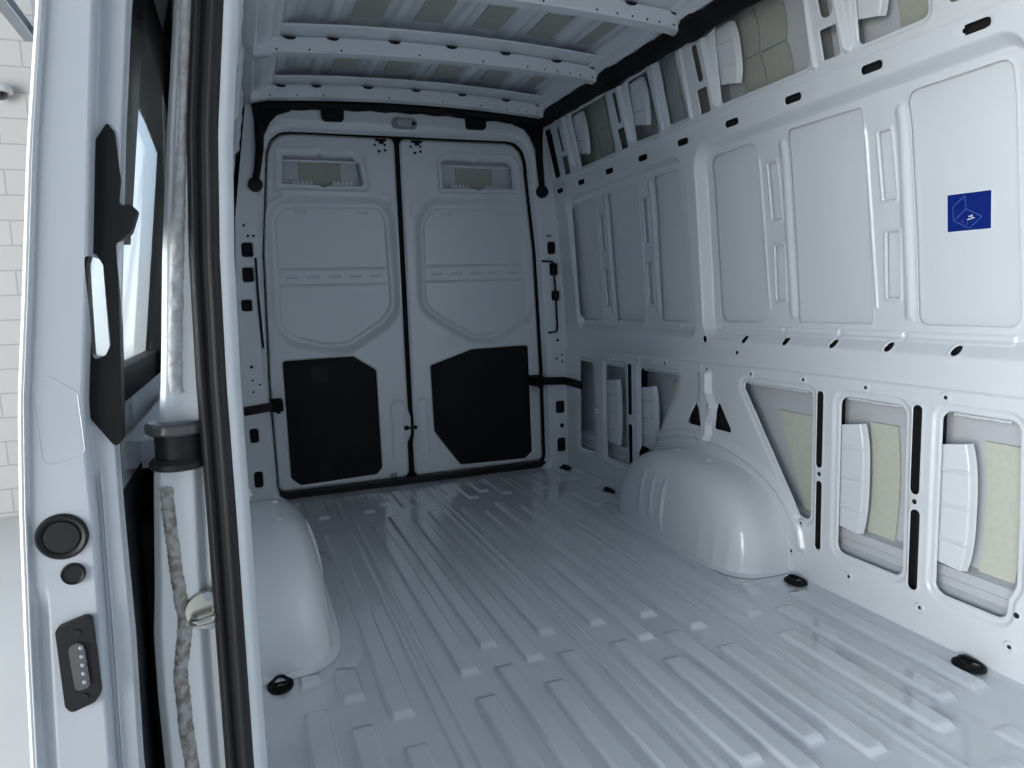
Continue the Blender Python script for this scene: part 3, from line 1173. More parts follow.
for (a, b, c, d) in LP:
    s = 0.0
    a2, b2 = a - 0.010, b - 0.016
    ops.append(('hole', rrect(a2, b2, c, d, 0.016), 0.012, 0.004))
    r0, r1 = (1.648, 1.706) if c > 1 else (1.670, 1.728)
    r0, r1 = {1.231: (1.640, 1.697), 1.111: (1.650, 1.708), 0.969: (1.657, 1.716), 0.315: (1.668, 1.730), 0.086: (1.672, 1.732)}[c]
    ops.append(('hole', rrect(r0, r1, c, d, 0.016), 0.012, 0.004))
for (x, z, r) in ((0.045, 1.385, 0.005), (0.060, 1.335, 0.005), (0.085, 1.335, 0.005), (0.03, 0.70, 0.006), (0.03, 0.632, 0.004), (0.03, 0.575, 0.004), (0.062, 0.61, 0.004),
                  (1.660, 1.335, 0.005), (1.643, 1.335, 0.005), (1.69, 0.745, 0.007), (1.68, 0.64, 0.005), (1.715, 0.62, 0.005), (1.715, 0.66, 0.005), (1.705, 0.245, 0.012)):
    ops.append(('hole', circ(x, z, r + 0.0025, n=12), 0.003, 0.001))
ops.append(('step', [(0.2, 1.868), (1.5, 1.868), (1.5, 1.885), (0.2, 1.885)], 0.004, 0.008))
wb = panel('wall_back', np.arange(-0.03, 1.765, 0.0042), np.arange(-0.03, 2.085, 0.0042), ops, lambda u, v, d: (u, YR + d, v), 'paint')
tag(wb, kind='structure')
# near-black panels paint the shade of the pillar cavity behind the frame holes
box('cavity_shade_panel', -0.04, 0.088, YR + 0.030, YR + 0.035, 0, 1.9, 'gap', wb)
box('cavity_shade_panel', 1.634, 1.80, YR + 0.030, YR + 0.035, 0, 1.9, 'gap', wb)

YD = 3.752
dpos = lambda u, v, d: (u, YD + d, v)
DL = fillet([(0.112, 0.030), (0.108, 0.60), (0.126, 1.25), (0.166, 1.66), (0.176, 1.74), (0.200, 1.80), (0.245, 1.836), (0.30, 1.845), (0.818, 1.846), (0.818, 0.45), (0.820, 0.40), (0.832, 0.36), (0.830, 0.27), (0.808, 0.22), (0.806, 0.028)], 0.035, 6)
DR = fillet([(0.845, 1.846), (1.43, 1.850), (1.485, 1.842), (1.528, 1.805), (1.548, 1.745), (1.555, 1.66), (1.590, 1.25), (1.613, 0.60), (1.616, 0.028), (0.838, 0.028), (0.838, 0.22), (0.847, 0.27), (0.848, 0.36), (0.845, 0.42)], 0.035, 6)


def rear_door(name, out, win, wino, mid, rail, black, tri, hinge_x, side):
    ops = [('keep', out, 0.012, 0.012)]
    ops.append(('step', wino, 0.008, 0.012))
    ops.append(('lip', wino, 0.005, 0.010))
    ops.append(('lip', win, 0.003, 0.007))
    ops.append(('hole', win, 0.020, 0.007))
    ops.append(('step', mid, 0.034, 0.050))
    ops.append(('lip', mid, 0.004, 0.020))
    ops.append(('step', mid, 0.011, 0.010, -0.040))
    for z in rail:
        ops.append(('ridge', [(min(p[0] for p in mid) + 0.055, z), (max(p[0] for p in mid) - 0.055, z + 0.003 * side)], 0.008, 0.009))
    for tpoly in tri:
        ops.append(('step', fillet(tpoly, 0.012), 0.006, 0.008))
    ops.append(('step', black, 0.007, 0.010, 0.004))
    ops.append(('lip', black, 0.003, 0.02))
    c0, c1 = min(p[0] for p in mid), max(p[0] for p in mid)
    for x in np.linspace(c0 + 0.11, c1 - 0.11, 5):
        ops.append(('step', rrect(x - 0.028, x + 0.028, sum(rail) / 2 - 0.004, sum(rail) / 2 + 0.004, 0.003), 0.010, 0.007))
    for x in (c0 + 0.17, c1 - 0.17):
        ops.append(('step', rrect(x - 0.03, x + 0.03, 1.462, 1.475, 0.005), 0.008, 0.008))
    for dx, dz in ((-0.03, -0.03), (0.022, -0.028), (0.022, -0.055), (-0.010, -0.062)):
        ops.append(('hole', circ(hinge_x + dx, 1.838 + dz, 0.008, n=12), 0.004, 0.001))
    bx = [p[0] for p in black]
    # shallow pocket beside the trim near the meeting edge
    px_ = (0.725, 0.795) if side < 0 else (0.872, 0.925)
    ops.append(('step', rrect(px_[0], px_[1], 0.13, 0.46, 0.03), 0.006, 0.014))
    us = np.arange(min(p[0] for p in out) - 0.006, max(p[0] for p in out) + 0.007, 0.0032)
    vs = lines(0.020, 1.858, 0.006, 0.003, ops, 1)
    o = panel(name, us, vs, ops, dpos, 'paint')
    tag(o, kind='structure')
    # outer skin of the blind window with felt and clips
    wx0, wx1 = min(p[0] for p in win), max(p[0] for p in win)
    box('window_skin', wx0 - 0.04, wx1 + 0.04, YD + 0.058, YD + 0.062, 1.54, 1.80, 'skin', o)
    xm = (wx0 + wx1) / 2
    box('felt_pad', xm - 0.115, xm + 0.095, YD + 0.052, YD + 0.057, 1.605, 1.712, 'shadefelt', o)
    bm = bmesh.new()
    tube_bm(bm, [(wx0 - 0.01, YD + 0.045, 1.722), (wx1 + 0.01, YD + 0.045, 1.722)], 0.008, 8)
    for xc in (xm - 0.10, xm + 0.10):
        badd(bm, xc - 0.055, xc + 0.055, YD + 0.036, YD + 0.050, 1.592, 1.612)
        for k in range(5):
            badd(bm, xc - 0.050 + k * 0.021, xc - 0.038 + k * 0.021, YD + 0.030, YD + 0.040, 1.60, 1.622)
    from_bm('clip_strip', bm, 'paint', o, smooth=False)
    # black trim board
    prism('trim_board', black, dpos, 0.004, -0.004, 'trim', o, bevel=0.0015)
    return o


ML = fillet([(0.150, 0.885), (0.160, 1.525), (0.700, 1.530), (0.752, 1.515), (0.792, 1.44), (0.803, 0.955), (0.725, 0.865), (0.530, 0.748), (0.400, 0.748), (0.225, 0.80)], 0.13, 9)
MR = fillet([(0.915, 0.945), (0.925, 1.42), (0.990, 1.530), (1.500, 1.528), (1.560, 1.50), (1.590, 0.90), (1.500, 0.840), (1.345, 0.755), (1.215, 0.755), (1.08, 0.835)], 0.13, 9)
d1 = rear_door('door_1', DL, fillet([(0.238, 1.598), (0.250, 1.742), (0.415, 1.745), (0.435, 1.757), (0.455, 1.745), (0.600, 1.745), (0.634, 1.715), (0.650, 1.610), (0.635, 1.594), (0.47, 1.594), (0.445, 1.583), (0.42, 1.596)], 0.006, 3),
               fillet([(0.215, 1.572), (0.228, 1.765), (0.400, 1.768), (0.435, 1.786), (0.470, 1.768), (0.598, 1.772), (0.650, 1.745), (0.676, 1.60), (0.662, 1.568)], 0.015, 3),
               ML, (1.178, 1.095), fillet([(0.228, 0.058), (0.183, 0.10), (0.182, 0.712), (0.538, 0.716), (0.654, 0.636), (0.657, 0.10), (0.625, 0.068)], 0.016, 3),
               [[(0.180, 1.505), (0.180, 1.580), (0.246, 1.545)], [(0.675, 1.556), (0.784, 1.566), (0.780, 1.482)]], 0.745, -1)
d2 = rear_door('door_2', DR, fillet([(1.068, 1.594), (1.064, 1.735), (1.090, 1.752), (1.235, 1.752), (1.260, 1.742), (1.285, 1.752), (1.455, 1.752), (1.484, 1.715), (1.490, 1.60), (1.30, 1.596), (1.275, 1.585), (1.25, 1.596)], 0.006, 3),
               fillet([(1.045, 1.570), (1.045, 1.745), (1.100, 1.777), (1.230, 1.777), (1.260, 1.765), (1.290, 1.777), (1.470, 1.777), (1.508, 1.735), (1.515, 1.572)], 0.015, 3),
               MR, (1.182, 1.098), fillet([(0.956, 0.640), (1.201, 0.716), (1.535, 0.720), (1.542, 0.095), (1.500, 0.058), (1.104, 0.066), (0.961, 0.270)], 0.016, 3),
               [[(0.885, 1.42), (0.895, 1.545), (0.950, 1.47)]], 0.935, 1)
for d, x, lab in ((d1, 0.745, 1), (d2, 0.935, -1)):
    bm = bmesh.new()
    badd(bm, x - 0.028, x + 0.028, YD - 0.012, YD + 0.0, 1.825, 1.836)
    badd(bm, x - 0.010, x + 0.014, YD - 0.018, YD - 0.002, 1.812, 1.828)
    from_bm('latch_bracket', bm, 'plastic', d, bevel=0.002)
# grab recess on the left trim board
bm = bmesh.new()
o = prism('grab_recess', rrect(0.322, 0.400, 0.585, 0.672, 0.006), dpos, -0.004, -0.009, 'rubber', d1, bevel=0.002)
o = prism('grab_lever', rrect(0.366, 0.394, 0.592, 0.665, 0.004), dpos, -0.0092, -0.018, 'rubber', d1, bevel=0.002)
# lock tongue between the doors
bm = bmesh.new()
badd(bm, 0.790, 0.812, YD - 0.014, YD, 0.296, 0.318)
badd(bm, 0.812, 0.836, YD - 0.018, YD - 0.006, 0.302, 0.312)
from_bm('lock_tongue', bm, 'plastic', d1, bevel=0.002)
lathe('lock_pin', [(0.010, -0.016), (0.010, 0.0)], (0.852, YD, 0.306), 'plastic', d2, 'y', 14)
# small label plates low on the doors
box('door_drain', 0.70, 0.738, YD - 0.001, YD + 0.002, 0.038, 0.062, 'grey', d1)

# seals and dark gap behind the doors
sealroot = empty('door_seal', (0.87, 3.74, 0.0), 'black rubber seal running around both rear doors', 'rubber seal')


def par(o, root):
    o.parent = root
    o.matrix_parent_inverse = Matrix.Translation(root.location).inverted()
    return o


bm = bmesh.new()
loop = [(x, YD - 0.018, z) for x, z in DO]
loop = loop + [loop[0]]
cx_, cz_ = 0.865, 0.94
loop = [(cx_ + (x - cx_) * 0.992, y, cz_ + (z - cz_) * 0.996) for x, y, z in loop]
tube_bm(bm, loop, 0.013, 8)
par(from_bm('perimeter_seal', bm, 'rubber'), sealroot)
par(box('centre_seal', 0.800, 0.862, YD + 0.036, YD + 0.044, 0.02, 1.855, 'gap'), sealroot)
par(box('sill_seal', 0.11, 1.62, YD - 0.050, YD - 0.006, 0.004, 0.034, 'rubber', bevel=0.004), sealroot)
o = box('rear_light_block', -0.1, 1.85, YD + 0.10, YD + 0.11, -0.2, 2.12, 'gap')  # added dark panel, stops light leaking in around the rear doors
o.name = 'backing_panel'
o.parent = wb


# door check straps
def strap(x0, x1, door, z0, z1):
    bm = bmesh.new()
    N = 12
    pts = [(x0 + (x1 - x0) * t, YR - 0.012 - 0.006 * math.sin(math.pi * t), z0 + (z1 - z0) * t) for t in np.linspace(0, 1, 9)]
    s = 1 if x1 > x0 else -1
    if s > 0:
        pts = pts[:-1] + [(x1 - 0.022, YR - 0.03, z1), (x1 - 0.016, YR - 0.06, z1), (x1 - 0.012, YR - 0.13, z1 - 0.003), (x1 - 0.010, YR - 0.21, z1 - 0.006)]
    P_ = [Vector(p) for p in pts]
    rows = []
    for i, p in enumerate(P_):
        tt = (P_[min(i + 1, len(P_) - 1)] - P_[max(i - 1, 0)]).normalized()
        nn = Vector((0, 0, 1)).cross(tt).normalized() * 0.003
        hh = Vector((0, 0, 0.022))
        rows.append([bm.verts.new(p + a_ * nn + b_ * hh) for a_, b_ in ((-1, -1), (1, -1), (1, 1), (-1, 1))])
    for A_, B_ in zip(rows[:-1], rows[1:]):
        for k in range(4):
            bm.faces.new((A_[k], A_[(k + 1) % 4], B_[(k + 1) % 4], B_[k]))
    bm.faces.new(rows[0])
    bm.faces.new(rows[-1][::-1])
    root = empty('door_check_strap', (x0, YR - 0.012, z0), None, 'door check strap', 'rear door check straps')
    o = par(from_bm('strap', bm, 'rubber'), root)
    bm = bmesh.new()
    s = 1 if x1 > x0 else -1
    badd(bm, min(x0, x0 + s * -0.055), max(x0, x0 - s * 0.055), YR - 0.020, YR + 0.085, z0 - 0.028, z0 + 0.028)
    badd(bm, x0 - s * 0.03 - 0.010, x0 - s * 0.03 + 0.010, YR - 0.034, YR - 0.018, z0 - 0.036, z0 + 0.036)
    for dz in (-0.016, 0.016):
        lathe_bm(bm, [(0.007, -0.030), (0.007, -0.018)], (x0 - s * 0.045, YR, z0 + dz), 'y', 10)
    par(from_bm('hinge_block', bm, 'plastic', bevel=0.002), root)
    return root


s1 = strap(0.110, -0.02, d1, 0.498, 0.484)
s1['label'] = 'black check strap tying the left rear door to the left pillar'
s2 = strap(1.590, 1.742, d2, 0.517, 0.508)
s2['label'] = 'black check strap tying the right rear door to the right pillar'
# gas rod / cable on right pillar
rod = tube('brake_line', [(1.600, YR - 0.006, 1.195), (1.660, YR - 0.012, 1.190), (1.668, YR - 0.012, 1.18), (1.680, YR - 0.012, 1.00), (1.684, YR - 0.012, 0.81), (1.676, YR - 0.012, 0.795), (1.628, YR - 0.006, 0.792)], 0.006, 'rubber')
rod.name = 'door_stop_rod'
tag(rod, 'thin black bent rod beside the right rear door, above the check strap', 'rod')
rod = tube('door_stop_rod', [(0.088, YR - 0.008, 1.23), (0.086, YR - 0.010, 1.05), (0.092, YR - 0.010, 0.79)], 0.006, 'rubber')
tag(rod, 'thin black rod beside the left rear door', 'rod')

# ------------------------------------------------------------------ cable harness cover round the top edge
hr = empty('cable_cover', (VC, 3.63, 1.95), 'black cable cover running along the top of the rear doors and the right roof edge', 'cable cover')
ys = np.linspace(3.60, 0.9, 55)
bm = bmesh.new()
pts, rs = [], []
for i, y in enumerate(ys):
    k = 0.004 * math.sin(i * 2.1)
    big = 0.010 if (2.15 < y < 2.30 or 2.78 < y < 2.92) else 0.0
    pts.append((1.606 - 0.004 - big * 0.3, y, 1.948 + k * 0.3))
    rs.append(0.043 + k + big)
tube_bm(bm, pts, rs, 8)
par(from_bm('roof_edge_cover', bm, 'plastic'), hr)
hz = [(x, YR - 0.016, 1.945 + 0.028 * (1 - ((x - VC) / 0.72) ** 2)) for x in np.linspace(0.17, 1.60, 40)]
bm = bmesh.new()
tube_bm(bm, hz, [0.027 + 0.003 * math.sin(i * 1.7) for i in range(40)], 8)
par(from_bm('header_cover', bm, 'plastic'), hr)
fpos = lambda u, v, d: (u, YR + d, v)
par(prism('corner_cover', fillet([(0.135, 1.80), (0.118, 1.975), (0.33, 1.975), (0.295, 1.925), (0.235, 1.905), (0.20, 1.868), (0.165, 1.80)], 0.012), fpos, 0.0, -0.022, 'plastic', bevel=0.003), hr)
par(prism('corner_cover', fillet([(1.612, 1.80), (1.630, 1.965), (1.42, 1.975), (1.455, 1.925), (1.515, 1.905), (1.548, 1.868), (1.580, 1.80)], 0.012), fpos, 0.0, -0.022, 'plastic', bevel=0.003), hr)
par(tube('drop_tube', [(0.150, YR - 0.018, 1.86), (0.143, YR - 0.018, 1.74), (0.126, YR - 0.016, 1.64), (0.112, YR - 0.016, 1.585)], [0.024, 0.020, 0.017, 0.017], 'plastic'), hr)
par(tube('drop_tube', [(1.594, YR - 0.018, 1.86), (1.598, YR - 0.018, 1.74), (1.606, YR - 0.016, 1.64), (1.612, YR - 0.016, 1.585)], [0.024, 0.020, 0.017, 0.017], 'plastic'), hr)
for x in (0.112, 1.612):
    par(lathe('grommet', [(0.030, -0.028), (0.034, -0.020), (0.034, 0.0)], (x, YR, 1.575), 'rubber', None, 'y', 20), hr)
for x0, x1 in ((0.440, 0.552), (1.180, 1.296)):
    par(prism('plug_cap', fillet([(x0, 1.960), (x0 + 0.004, 1.888), (x1 - 0.004, 1.888), (x1, 1.960)], 0.018), fpos, 0.0, -0.020, 'plastic', bevel=0.004), hr)

lamp = empty('interior_lamp', (0.855, YR, 1.898), 'small oval interior lamp in the middle of the header above the rear doors', 'lamp')
par(prism('lamp_frame', rrect(0.788, 0.920, 1.872, 1.926, 0.024), fpos, 0.0, -0.012, 'grey', bevel=0.003), lamp)
par(prism('lens', rrect(0.815, 0.890, 1.882, 1.916, 0.016), fpos, -0.012, -0.016, 'lens', bevel=0.001), lamp)
par(lathe('switch', [(0.009, -0.019), (0.009, -0.012)], (0.902, YR, 1.899), 'plastic', None, 'y', 12), lamp)

# ------------------------------------------------------------------ front bulkhead and outer body behind the camera
o = box('wall_front', -0.02, 1.80, -0.84, -0.80, -0.05, 2.10, 'paint')
tag(o, kind='structure')
# side-door header and forward pillar of the opening
bm = bmesh.new()
badd(bm, 0.02, 0.13, -0.80, 0.93, 1.80, 2.02)
badd(bm, -0.10, 0.03, -0.85, -0.62, -0.1, 1.95)
o = from_bm('trim_3', bm, 'paint')
tag(o, kind='structure')

# ------------------------------------------------------------------ door pillar (rear edge of the side opening)
YP = 0.868
PZ = [-0.45, 0.467, 0.552, 0.625, 0.672, 0.81, 0.883, 0.917, 1.057, 1.192, 1.324, 1.9]
PX = [-0.124, -0.124, -0.124, -0.122, -0.117, -0.106, -0.094, -0.090, -0.077, -0.061, -0.043, 0.035]
SZ = [-0.45, 0.443, 0.606, 0.763, 0.913, 1.056, 1.194, 1.328, 1.9]
SX = [-0.043, -0.041, -0.039, -0.037, -0.036, -0.032, -0.023, -0.007, 0.06]
pl = lambda z: np.interp(z, PZ, PX)
sx = lambda z: np.interp(z, SZ, SX)


def ppos(u, v, d):
    # u 0..1 from the outer edge to the seal; wraps back at both ends
    a, b = pl(v), sx(v) + 0.012
    x = a + (b - a) * np.clip(u, 0, 1)
    y = YP + 0.12 * np.clip(-u, 0, 1) + 0.10 * np.clip(u - 1, 0, 1) + 0.006 * (1 - sm(u / 0.10)) + d
    return x, y, v


def prel(u, v):
    return 0.010 * sm((u - 0.50) / 0.12) * sm((0.86 - v) / 0.04) + 0.006 * sm((v - 0.90) / 0.05) * sm((0.18 - u) / 0.06 + 0.5)


pil = panel('wall_pillar', np.concatenate([[-1, -0.5, -0.1], np.linspace(0, 1, 40), [1.1, 1.5, 2]]), np.arange(-0.45, 1.90, 0.012),
            [('func', prel)], ppos, 'paint')
tag(pil, kind='structure')
pil.name = 'trim_4'


def strip(name, zs, xa, xb, m, th=0.004, seed=1, n=6):
    rnd = random.Random(seed)
    V, F = [], []
    fine = np.arange(zs[0], zs[-1], 0.004)
    for z in fine:
        a = np.interp(z, zs, xa) + rnd.uniform(-1, 1) * 0.0007
        b = np.interp(z, zs, xb) + rnd.uniform(-1, 1) * 0.0007
        for k in range(n + 1):
            t = k / n
            hgt = th * math.sin(math.pi * t) ** 0.6 * (0.75 + rnd.uniform(-0.22, 0.22))
            base = -0.0005 - 0.001
            V.append((a + (b - a) * t, YP - hgt + 0.0005 - base * 0, z))
    K = n + 1
    for i in range(len(fine) - 1):
        for j in range(n):
            p = i * K + j
            F.append((p, p + 1, p + K + 1, p + K))
    return raw(name, V, F, m, pil)


strip('seam_sealant', [0.905, 0.921, 1.009, 1.117, 1.222, 1.325, 1.6], [-0.080, -0.082, -0.074, -0.060, -0.046, -0.037, -0.010], [-0.066, -0.066, -0.058, -0.047, -0.036, -0.023, 0.006], 'sealwhite', 0.005, 1)
strip('seam_sealant', [0.35, 0.46, 0.497, 0.572, 0.637, 0.692, 0.771, 0.80], [-0.100, -0.103, -0.106, -0.106, -0.096, -0.099, -0.101, -0.101], [-0.082, -0.086, -0.088, -0.089, -0.078, -0.084, -0.086, -0.086], 'sealant', 0.005, 2)

# rubber seal along the pillar
rs_ = empty('rubber_door_seal', (-0.036, YP, 0.9), 'thick black rubber weatherstrip running top to bottom along the side door pillar', 'rubber seal')
V, F = [], []
prof = [(-0.017, 0.002), (-0.018, -0.010), (-0.014, -0.018), (-0.009, -0.020), (-0.006, -0.015), (-0.003, -0.013), (0.001, -0.016), (0.006, -0.022), (0.012, -0.020), (0.016, -0.012), (0.016, 0.004)]
zs_ = np.arange(-0.40, 1.88, 0.015)
for z in zs_:
    for dx, dy in prof:
        V.append((sx(z) + dx * 0.93, YP + dy, z))
K = len(prof)
for i in range(len(zs_) - 1):
    for j in range(K - 1):
        p = i * K + j
        F.append((p, p + 1, p + K + 1, p + K))
par(raw('sealing_lips', V, F, 'rubber'), rs_)
V, F = [], []
for z in zs_:
    for dx, dy in ((0.010, 0.001), (0.018, 0.004), (0.024, 0.018), (0.030, 0.05)):
        V.append((sx(z) + dx, YP + dy, z))
for i in range(len(zs_) - 1):
    for j in range(3):
        p = i * 4 + j
        F.append((p, p + 1, p + 5, p + 4))
par(raw('clamping_edge', V, F, 'paint'), rs_)

# return from pillar to the inner wall
V, F = [], []
for z in zs_:
    V.append((sx(z) + 0.024, YP + 0.02, z))
    V.append((float(2 * VC - 0.035 - XW(max(z, 0))) + 0.0, 0.94, z))
for i in range(len(zs_) - 1):
    F.append((2 * i, 2 * i + 1, 2 * i + 3, 2 * i + 2))
raw('pillar_return', V, F, 'paint', pil)

# door striker
sk = empty('door_striker', (-0.068, YP, 0.646), 'round shiny metal door striker on the pillar beside the rubber seal', 'striker')
par(lathe('striker_plate', [(0.024, 0.004), (0.024, 0.0), (0.022, -0.003), (0.010, -0.004)], (-0.064, YP - 0.001, 0.646), 'chrome', None, 'y', 28), sk)
par(tube('striker_bar', [(-0.078, YP - 0.004, 0.640), (-0.078, YP - 0.014, 0.640), (-0.072, YP - 0.020, 0.640), (-0.058, YP - 0.020, 0.642), (-0.052, YP - 0.012, 0.642), (-0.052, YP + 0.006, 0.642)], 0.0045, 'chrome'), sk)
for z in (0.664, 0.629):
    par(lathe('screw', [(0.006, 0.004), (0.006, -0.001), (0.003, -0.0012)], (-0.060, YP - 0.0045, z), 'steel', None, 'y', 8), sk)

# guide roller in the middle rail
gr = empty('guide_roller', (-0.080, YP - 0.01, 0.842), 'dark round two-disc guide roller on the side door pillar, level with the window sill', 'roller')
par(lathe('upper_disc', [(0.010, 0.0065), (0.030, 0.0065), (0.0335, 0.003), (0.0335, -0.005), (0.030, -0.008), (0.010, -0.008)], (-0.078, YP + 0.012, 0.866), 'smoke', None, 'z', 36), gr)
par(lathe('neck', [(0.027, 0.014), (0.027, -0.014)], (-0.076, YP + 0.012, 0.844), 'rubber', None, 'z', 30), gr)
par(lathe('lower_disc', [(0.010, 0.006), (0.028, 0.006), (0.0325, 0.001), (0.0325, -0.004), (0.028, -0.007), (0.010, -0.007)], (-0.078, YP + 0.010, 0.825), 'rubber', None, 'z', 36), gr)

# ------------------------------------------------------------------ outer body side beside the opened door
ob = empty('trim_5', (0, 0, 0), kind='structure')
V, F = [], []
zs2 = np.arange(-0.45, 2.1, 0.03)
ys2 = np.linspace(YP + 0.03, 3.85, 20)


def xo(z):
    return np.interp(z, [-0.45, 0.5, 0.85, 0.95, 1.32, 1.9, 2.1], [-0.112, -0.116, -0.092, -0.082, -0.040, 0.03, 0.07])


for y in ys2:
    for z in zs2:
        V.append((float(xo(z)), y, z))
K = len(zs2)
for i in range(len(ys2) - 1):
    for j in range(K - 1):
        p = i * K + j
        F.append((p, p + 1, p + K + 1, p + K))
o = raw('outer_panel', V, F, 'dimpaint', ob)
bm = bmesh.new()
for (ya, yb) in ((1.02, 3.5),):
    q = [(xo(0.94) - 0.004, ya, 0.94), (xo(0.94) - 0.004, yb, 0.94), (xo(1.42) - 0.006, yb, 1.42), (xo(1.42) - 0.006, ya + 0.05, 1.42)]
    bm.faces.new([bm.verts.new(p) for p in q])
from_bm('side_glazing', bm, 'blackpaint', ob, smooth=False)
bm = bmesh.new()
badd(bm, -0.150, -0.112, 0.98, 3.6, 0.80, 0.835)
from_bm('guide_rail', bm, 'steel', ob, bevel=0.006)
bm = bmesh.new()
badd(bm, -0.114, -0.090, 0.92, 3.0, 1.388, 1.412)
from_bm('upper_guide_rail', bm, 'dimpaint', ob, bevel=0.005)
bm = bmesh.new()
badd(bm, -0.155, -0.118, 0.93, 3.6, -0.30, 0.74)
from_bm('dark_gap_fill', bm, 'gap', ob, smooth=False)  # near-black box filling the gap beside the opened door

# ------------------------------------------------------------------ opened sliding door, seen on its leading edge
sd = empty('sliding_door', (-0.18, 0.8, 0.9), 'open white side door standing in the left foreground, seen on its edge', 'sliding door')
YS = 0.80
DZ = [-0.45, 0.537, 0.674, 0.805, 0.916, 1.012, 1.153, 1.289, 1.75]
DXo = [-0.262, -0.230, -0.222, -0.213, -0.203, -0.190, -0.172, -0.151, -0.07]
EZ = [-0.45, 0.517, 0.66, 0.797, 0.861, 0.912, 1.011, 1.155, 1.294, 1.75]
DXs = [-0.170, -0.161, -0.157, -0.153, -0.153, -0.151, -0.139, -0.123, -0.107, -0.035]
IZ = [-0.45, 0.51, 0.655, 0.794, 0.864, 1.175, 1.297, 1.75]
DXi = [-0.142, -0.137, -0.132, -0.131, -0.129, -0.095, -0.079, -0.010]
dxo = lambda z: np.interp(z, DZ, DXo)
dxs = lambda z: np.interp(z, EZ, DXs)
dxi = lambda z: np.interp(z, IZ, DXi)


def dpos2(u, v, d):
    """u: 0 outer hem .. 1 edge face end .. 2 inner step .. 3 inner side going back"""
    a, b, c = dxo(v), dxs(v), dxi(v)
    x = np.where(u < 1, a + (b - a) * np.clip(u, 0, 1), b + (c - b) * np.clip(u - 1, 0, 1))
    y = YS + 0.010 * (1 - sm(u / 0.06)) * 0 - 0.006 * (1 - sm(np.abs(u - 0.03) / 0.05)) + 0.014 * sm((u - 0.92) / 0.16) + 0.012 * sm((u - 1.85) / 0.15)
    y = y + 0.9 * np.clip(u - 2, 0, 1) ** 2 + d
    return x, y, v


low = lambda v: sm((0.86 - v) / 0.02)
us = np.linspace(0, 2.04, 92)
# positions of the fittings in (u, z)
uu = lambda x, z: float((x - dxo(z)) / (dxs(z) - dxo(z)))
uh1, uh2, uh3 = uu(-0.184, 0.776), uu(-0.179, 0.736), uu(-0.180, 0.645)
wd_ = 0.065


def dvrel(u, v):
    D = 0.0 * u
    # vertical pressed channel in the edge
    D = D + 0.006 * sm((0.10 - np.abs(u - 0.18)) / 0.06) * sm((0.73 - v) / 0.04)
    D = D - 0.004 * sm((0.08 - np.abs(u - 1.25)) / 0.08) * sm((0.84 - v) / 0.02)
    return D


def cell_ops():
    r = 0.0255 / wd_
    big = [(uh1 + r * math.cos(t) * 1.0, 0.776 + 0.0255 * math.sin(t)) for t in np.linspace(0, 2 * math.pi, 25)[:-1]]
    return big


def xu(x, z):
    a, b, c = float(dxo(z)), float(dxs(z)), float(dxi(z))
    return (x - a) / (b - a) if x < b else 1 + (x - b) / (c - b)


eye = [(xu(x, z), z) for x, z in fillet([(-0.1435, 0.956), (-0.1275, 0.953), (-0.1255, 1.050), (-0.139, 1.056)], 0.004)]
edge = panel('door_edge', us, np.arange(-0.45, 1.70, 0.006), [('func', dvrel), ('hole', eye, 0.0, 0.0001)], dpos2, 'dimpaint')
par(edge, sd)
# shallow embossed plate outline on the edge (panel mark)
bm = bmesh.new()
loop = fillet([(-0.195, 0.936), (-0.180, 0.938), (-0.157, 0.920), (-0.156, 0.858), (-0.193, 0.848)], 0.008)
pts = [(x, YS + 0.0002, z) for x, z in loop]
tube_bm(bm, pts + [pts[0]], 0.0006, 6)
par(from_bm('embossed_outline', bm, 'dimpaint'), sd)
# bright outer hem
zz = np.arange(-0.45, 1.70, 0.03)
par(tube('outer_hem', [(float(dxo(z)) - 0.002, YS + 0.001, z) for z in zz], 0.003, 'bwhite', n=8), sd)
# outer skin and inner lower skin going back
V, F = [], []
for y in np.linspace(YS, 2.0, 8):
    for z in zz:
        V.append((float(dxo(z)) - 0.004, y, z))
K = len(zz)
for i in range(7):
    for j in range(K - 1):
        p = i * K + j
        zc = (zz[j] + zz[j + 1]) / 2
        if 0.91 < zc < 1.36:
            continue
        F.append((p, p + 1, p + K + 1, p + K))
par(raw('outer_skin', V, F, 'dimpaint'), sd)
V, F = [], []
for y in (YS + 0.03, 2.0):
    for z in zz:
        V.append((float(dxi(z)), y, z))
F = [(j, j + 1, j + K + 1, j + K) for j in range(K - 1) if (zz[j] + zz[j + 1]) / 2 < 0.80]
par(raw('lower_liner', V, F, 'trim'), sd)
F = [(j, j + 1, j + K + 1, j + K) for j in range(K - 1) if 0.80 <= (zz[j] + zz[j + 1]) / 2 < 0.89]
par(raw('sill_panel', V, F, 'dimpaint'), sd)
F = [(j, j + 1, j + K + 1, j + K) for j in range(K - 1) if (zz[j] + zz[j + 1]) / 2 > 1.36]
par(raw('upper_liner', V, F, 'blackpaint'), sd)
# buffer sockets
for (x, z, r, nm) in ((-0.184, 0.776, 0.0235, 'buffer_socket'), (-0.178, 0.736, 0.0112, 'drain_plug')):
    par(lathe(nm, [(r, 0.004), (r, -0.003), (r * 0.90, -0.006), (r * 0.72, -0.004), (r * 0.62, -0.001 if r > 0.02 else -0.004)], (x, YS + 0.001, z), 'rubber', None, 'y', 32), sd)
par(lathe('socket_shade', [(0.0158, -0.001), (0.0158, -0.0040), (0.010, -0.0041)], (-0.184, YS, 0.776), 'gap', None, 'y', 24), sd)  # dark disc, the socket's inner shade put into the colour
